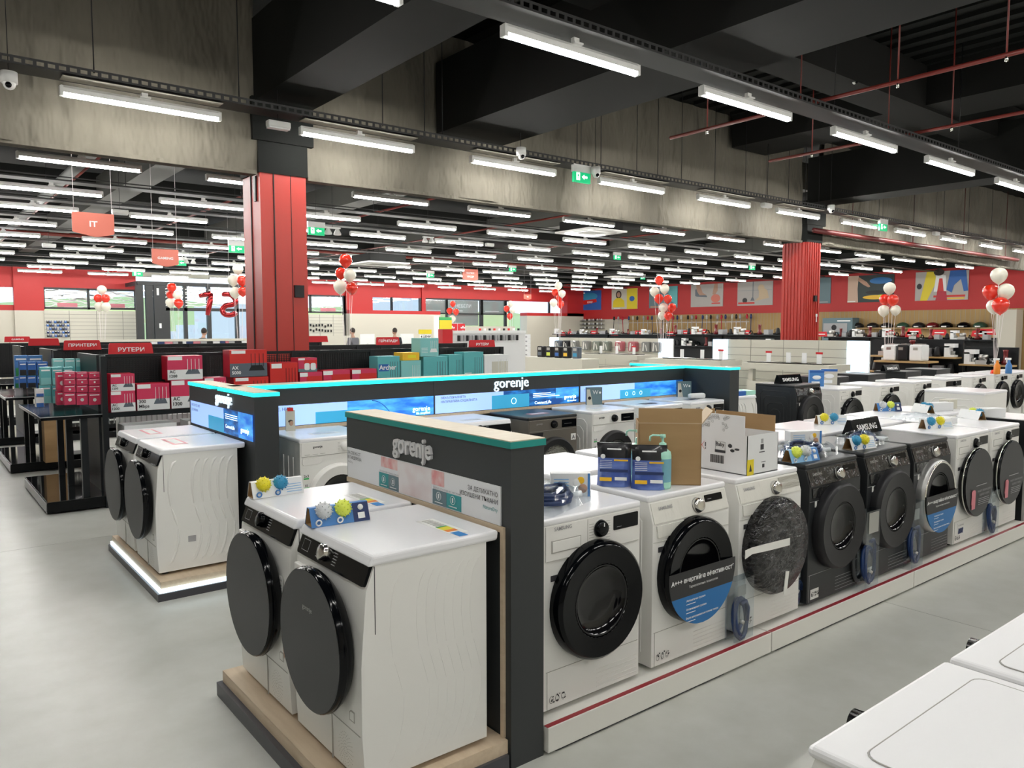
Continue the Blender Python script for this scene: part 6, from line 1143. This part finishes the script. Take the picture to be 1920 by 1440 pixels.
# long white wall far left above the shelving
tag(B().box(lon(0, 21.3), 21.3, 0, lon(462, 21.3), 21.4, 1.50, 'cream').obj('low_partition'), 'long low cream partition behind the signs at left', 'partition'); tag(B().box(lon(580, 27), 27, 0, lon(700, 27), 27.1, 1.5, 'cream').obj('low_partition'), 'low cream partition behind the man in grey', 'partition')
for i in range(9): tag(B().cyl((0, 0, 0), (0, 0, .25), .04, ('red', 'carton_white', 'black_satin')[i % 3], 10).obj('small_bottle', loc=(lon(900 + i * 9, 19), 19, 1.52)), '%s bottle standing on the far partition above the phones' % ('red', 'white', 'black')[i % 3], 'bottle', 'bottles on the far partition')
tag(B().box(lon(895, 19), 18.9, 0, lon(985, 19), 19.2, 1.52, 'cream').obj('low_partition'), 'cream partition under little bottles, above the phone display', 'partition')
# ------------------------------------------------------------------ balloons
def at_depth(px, py, d): v = _ray(px, py); return Vector((v.x * d, v.y * d, EYE + v.z * d))
clusters = [('at far left', 25, 190, 700, [(191, 544, 17, 'w'), (184, 560, 16, 'r'), (198, 560, 16, 'r'), (186, 575, 17, 'w'), (199, 576, 17, 'w')]),
 ('before the glass doors', 25, 330, 690, [(322, 539, 17, 'r'), (320, 553, 16, 'r'), (333, 554, 17, 'w'), (319, 568, 17, 'w'), (335, 569, 17, 'r')]),
 ('left of the big red column', 20, 447, 660, [(446, 505, 20, 'w'), (437, 526, 21, 'w'), (454, 527, 19, 'r'), (441, 549, 21, 'w'), (455, 547, 18, 'r')]),
 ('right of the big red column', 16, 648, 640, [(648, 489, 25, 'r'), (639, 513, 22, 'r'), (656, 517, 24, 'w'), (638, 538, 26, 'w'), (660, 541, 22, 'r')]),
 ('left of the centre over the counters', 33, 848, 640, [(849, 570, 11, 'r'), (843, 583, 12, 'r'), (855, 585, 12, 'r'), (848, 598, 13, 'w')]),
 ('at the centre over the counters', 33, 955, 640, [(957, 570, 12, 'w'), (950, 579, 12, 'r'), (961, 582, 12, 'w'), (956, 593, 12, 'r')]),
 ('left of the blue poster', 28, 1046, 640, [(1047, 536, 15, 'w'), (1040, 548, 13, 'r'), (1054, 551, 14, 'w'), (1049, 557, 14, 'r'), (1038, 568, 15, 'w'), (1051, 571, 14, 'r')]),
 ('tall one before the green poster', 20, 1240, 690, [(1236, 526, 17, 'r'), (1227, 547, 18, 'w'), (1246, 542, 18, 'w'), (1235, 560, 18, 'r'), (1252, 561, 16, 'r'), (1244, 577, 17, 'w'), (1260, 577, 16, 'r'), (1241, 592, 15, 'w'), (1253, 593, 16, 'r')]),
 ('right of the ribbed column', 18, 1664, 640, [(1668, 541, 22, 'w'), (1659, 562, 20, 'r'), (1674, 563, 21, 'r'), (1657, 583, 21, 'w'), (1679, 582, 19, 'w')]),
 ('nearest one at the right edge', 13.5, 1865, 690, [(1873, 517, 29, 'w'), (1858, 548, 29, 'r'), (1886, 547, 29, 'w'), (1864, 575, 27, 'w'), (1876, 573, 30, 'r')])]
for where, dep, sx_, sy_, bl in clusters:
    foot = at_depth(sx_, sy_, dep)
    if dep > 14: foot.z = 0
    else: foot.z = PZ + .846
    for i, (px, py, wd, c) in enumerate(bl):
        p = at_depth(px, py, dep + (.12 if i % 2 else -.05)); r = wd / 2 / FPX * dep
        t = thing('balloon', '%s balloon, %s from the top of the cluster %s' % ('white' if c == 'w' else 'red', ORD[i], where), 'balloon', tuple(p), group='balloons of the cluster %s' % where)
        B().lathe([(.0001, -1.22 * r), (r * .1, -1.2 * r), (r * .07, -1.13 * r), (r * .3, -.98 * r), (r * .62, -.72 * r), (r * .86, -.38 * r), (r * .98, 0), (r * .97, .28 * r), (r * .84, .62 * r), (r * .58, .88 * r), (r * .28, 1.02 * r), (.0001, 1.06 * r)], 'balloon_white' if c == 'w' else 'balloon_red', n=20).obj('skin', t)
        q = foot - p; B().tube([(0, 0, -1.2 * r), (q.x * .5 + .03, q.y * .5, -1.2 * r + (q.z + 1.2 * r) * .45), (q.x, q.y, q.z)], .004, 'string', 5).obj('string', t)
    if dep < 14: tag(B().lathe([(.0001, 0), (.07, 0), (.05, .06), (.0001, .07)], 'balloon_red', n=10).obj('balloon_weight', loc=tuple(foot)), 'small weight holding the balloon cluster %s' % where, 'balloon weight')
D = 25
def fp(px, py): p = at_depth(px, py, D); return p
for lab, strokes, o_ in (('red foil number one balloon hanging before the glass doors', [[(374, 555), (386, 552), (396, 550)], [(396, 550), (394, 565), (391, 580), (389, 591)]], (390, 550)), ('red foil number five balloon seen from behind, hanging beside the one', [[(417, 552), (430, 552), (439, 558), (442, 566), (436, 571), (424, 573), (417, 580), (420, 588), (430, 591), (444, 587)]], (430, 552))):
    o = fp(*o_); t = thing('foil_balloon', lab, 'foil balloon', tuple(o)); b = B()
    for s_ in strokes:
        pts = [fp(*q) - o for q in s_]; 
        if len(pts) > 4:
            out = []
            for i in range(len(pts) - 1):
                p0, p1, p2, p3 = pts[max(i - 1, 0)], pts[i], pts[i + 1], pts[min(i + 2, len(pts) - 1)]
                for u in (0, .33, .66): out.append(.5 * ((2 * p1) + (p2 - p0) * u + (2 * p0 - 5 * p1 + 4 * p2 - p3) * u * u + (3 * p1 - p0 - 3 * p2 + p3) * u ** 3))
            pts = out + [pts[-1]]
        b.tube(pts, [.065] + [.085] * (len(pts) - 2) + [.065], 'foil_red', 14)
    b.obj('foil_skin', t); B().cyl((0, 0, .05), (0, 0, 5.8 - o.z), .004, 'string', 5).obj('hanging_wire', t)
# ------------------------------------------------------------------ three people far back
def person(label, px, Y, rz, shirt, pants='denim', h=1.78, lean=0, arms='type', hairc='hair'):
    x = lon(px, Y); t = thing('person', label, 'person', (x, Y, 0), rz)
    V = []; E_ = []; R_ = []
    def ch(pts, start=None):
        prev = start
        for (p, r) in pts:
            V.append(p); R_.append(r); i = len(V) - 1
            if prev is not None: E_.append((prev, i))
            prev = i
        return prev
    l = lean
    pel = ch([((0, 0, .95), .135)]); ch([((0, -l * .3, 1.12), .125), ((0, -l * .6, 1.30), .15)], pel); chest = len(V) - 1; ch([((0, -l * .9, 1.44), .10), ((0, -l, 1.52), .055), ((0, -l * 1.15, 1.58), .055)], chest)
    for s in (-1, 1):
        ch([((s * .09, 0, .88), .095), ((s * .10, -.02, .50), .06), ((s * .10, .02, .10), .042), ((s * .10, -.12, .04), .04)], pel)
        ch([((s * .205, -l * .8, 1.40), .068), ((s * .26, -l * .8 - .02, 1.15), .045), ((s * .20, -l * .8 - .26, 1.08), .036)], chest)
    me = bpy.data.meshes.new('body'); me.from_pydata(V, E_, []); o = bpy.data.objects.new('body', me); COL.objects.link(o); o.parent = t
    sk = o.modifiers.new('skin', 'SKIN'); 
    for i, v in enumerate(me.skin_vertices[0].data): v.radius = (R_[i], R_[i] * .8 if i in (0, 1, 2) else R_[i])
    me.skin_vertices[0].data[0].use_root = True; sk.use_smooth_shade = True; o.modifiers.new('sub', 'SUBSURF').levels = 1; o.modifiers['sub'].render_levels = 2; me.materials.append(MATS['skin'])
    def cloth(name, keep, m_, grow):
        idx = {}; VV = []; RR = []; EE = []
        for (a, c) in E_:
            if keep(V[a]) and keep(V[c]):
                for q in (a, c):
                    if q not in idx: idx[q] = len(VV); VV.append(V[q]); RR.append(R_[q] + grow)
                EE.append((idx[a], idx[c]))
        me2 = bpy.data.meshes.new(name); me2.from_pydata(VV, EE, []); o2 = bpy.data.objects.new(name, me2); COL.objects.link(o2); o2.parent = t; o2.modifiers.new('skin', 'SKIN').use_smooth_shade = True
        for i, v in enumerate(me2.skin_vertices[0].data): v.radius = (RR[i], RR[i])
        me2.skin_vertices[0].data[0].use_root = True; s2 = o2.modifiers.new('sub', 'SUBSURF'); s2.levels = 1; s2.render_levels = 2; me2.materials.append(MATS[m_])
    cloth('shirt', lambda p: p[2] >= .95 and p[2] < 1.5 and not (abs(p[0]) > .15 and p[2] < 1.1), shirt, .018); cloth('trousers', lambda p: p[2] <= .96 and p[2] > .05 and abs(p[0]) < .15, pants, .018)
    hc = Vector((0, -l * 1.25 - .01, 1.665)); B().ball(tuple(hc), .1, 'skin', 14, (.78, .95, 1.15)).ball((hc.x, hc.y - .095, hc.z - .01), .016, 'skin', 6).ball((hc.x - .03, hc.y - .085, hc.z + .015), .009, 'black_satin', 6).ball((hc.x + .03, hc.y - .085, hc.z + .015), .009, 'black_satin', 6).box(hc.x - .022, hc.y - .093, hc.z - .055, hc.x + .022, hc.y - .085, hc.z - .048, 'wine').ball((hc.x - .08, hc.y, hc.z), .02, 'skin', 6, (.4, 1, 1.3)).ball((hc.x + .08, hc.y, hc.z), .02, 'skin', 6, (.4, 1, 1.3)).obj('head', t)
    B().ball((hc.x, hc.y + .02, hc.z + .035), .105, hairc, 12, (.8, .92, .98)).obj('hair', t)
    for s in (-1, 1):
        b = B().ball((s * .20, -l * .8 - .30, 1.075), .036, 'skin', 8, (.9, 1.3, .5))
        for k_ in range(4): b.tube([(s * .20 + (k_ - 1.5) * .016, -l * .8 - .33, 1.078), (s * .20 + (k_ - 1.5) * .018, -l * .8 - .37 - .006 * (k_ in (1, 2)), 1.072), (s * .20 + (k_ - 1.5) * .018, -l * .8 - .392 - .008 * (k_ in (1, 2)), 1.058)], [.009, .008, .007], 'skin', 6)
        b.tube([(s * .175, -l * .8 - .30, 1.075), (s * .15, -l * .8 - .325, 1.07), (s * .145, -l * .8 - .345, 1.062)], [.010, .009, .008], 'skin', 6); b.obj('hand', t)
person('man in a grey T-shirt seen from behind, right of the big red column', 664, 24, 205, 'shirt_grey', lean=.06, h=1.75); person('man in a black T-shirt seen from behind at a counter', 740, 24, 180, 'shirt_black', h=1.78); person('dark haired person bending over a counter before the glass doors', 376, 24, 150, 'shirt_black', lean=.34, h=1.6)
B_ = B().box(-2.2, -.35, 0, 4.2, .1, 1.08, 'carton_white').box(-2.3, -.4, 1.08, 4.3, .12, 1.12, 'print_white'); tag(B_.obj('service_counter', loc=(13.0, 24.85, 0)), 'white service counter in front of the two men', 'counter')
for i, (px, l) in enumerate(((686, 'white monitor on the service counter beside the man in grey'), (760, 'white monitor on the service counter right of the man in black'))):
    x = lon(px, 24.7); t = thing('monitor', l, 'monitor', (x, 24.6, 1.12)); B().box(-.28, -.02, .1, .28, .02, .46, 'print_white').box(-.25, .02, .13, .25, .022, .43, 'screen_paper').obj('screen', t); B().box(-.03, -.02, 0, .03, .02, .12, 'steel').box(-.12, -.08, 0, .12, .08, .01, 'steel').obj('stand', t)
# ------------------------------------------------------------------ labels: look-alikes are told apart by their order in view
def ordinal(n):
    if n <= 20: return ORD[n - 1]
    return {2: 'twenty', 3: 'thirty', 4: 'forty'}[n // 10] + '-' + ORD[n % 10 - 1] if n % 10 else {3: 'thirtieth', 4: 'fortieth'}[n // 10]
bpy.context.view_layer.update()
same = {}
for o in bpy.data.objects:
    if o.parent is None and 'label' in o.keys():
        L_ = o['label'].replace(', third row up, first from left (column', '')
        same.setdefault(o['label'], []).append(o)
for L_, os_ in same.items():
    if len(os_) < 2 or 'beyond the photo edge' in L_ or 'camera side' in L_: continue
    def sx(o):
        ps = [o.matrix_world.translation] if o.type != 'MESH' else [o.matrix_world @ Vector(o.bound_box[0])]
        c = CM @ (ps[0] - Vector((0, 0, EYE))); return c[0] / max(c[1], .1)
    os_.sort(key=sx); n_ = len(L_.split())
    for i, o in enumerate(os_): o['label'] = L_ + (', %s from left' % ordinal(i + 1) if n_ <= 13 else ', number %d' % (i + 1))
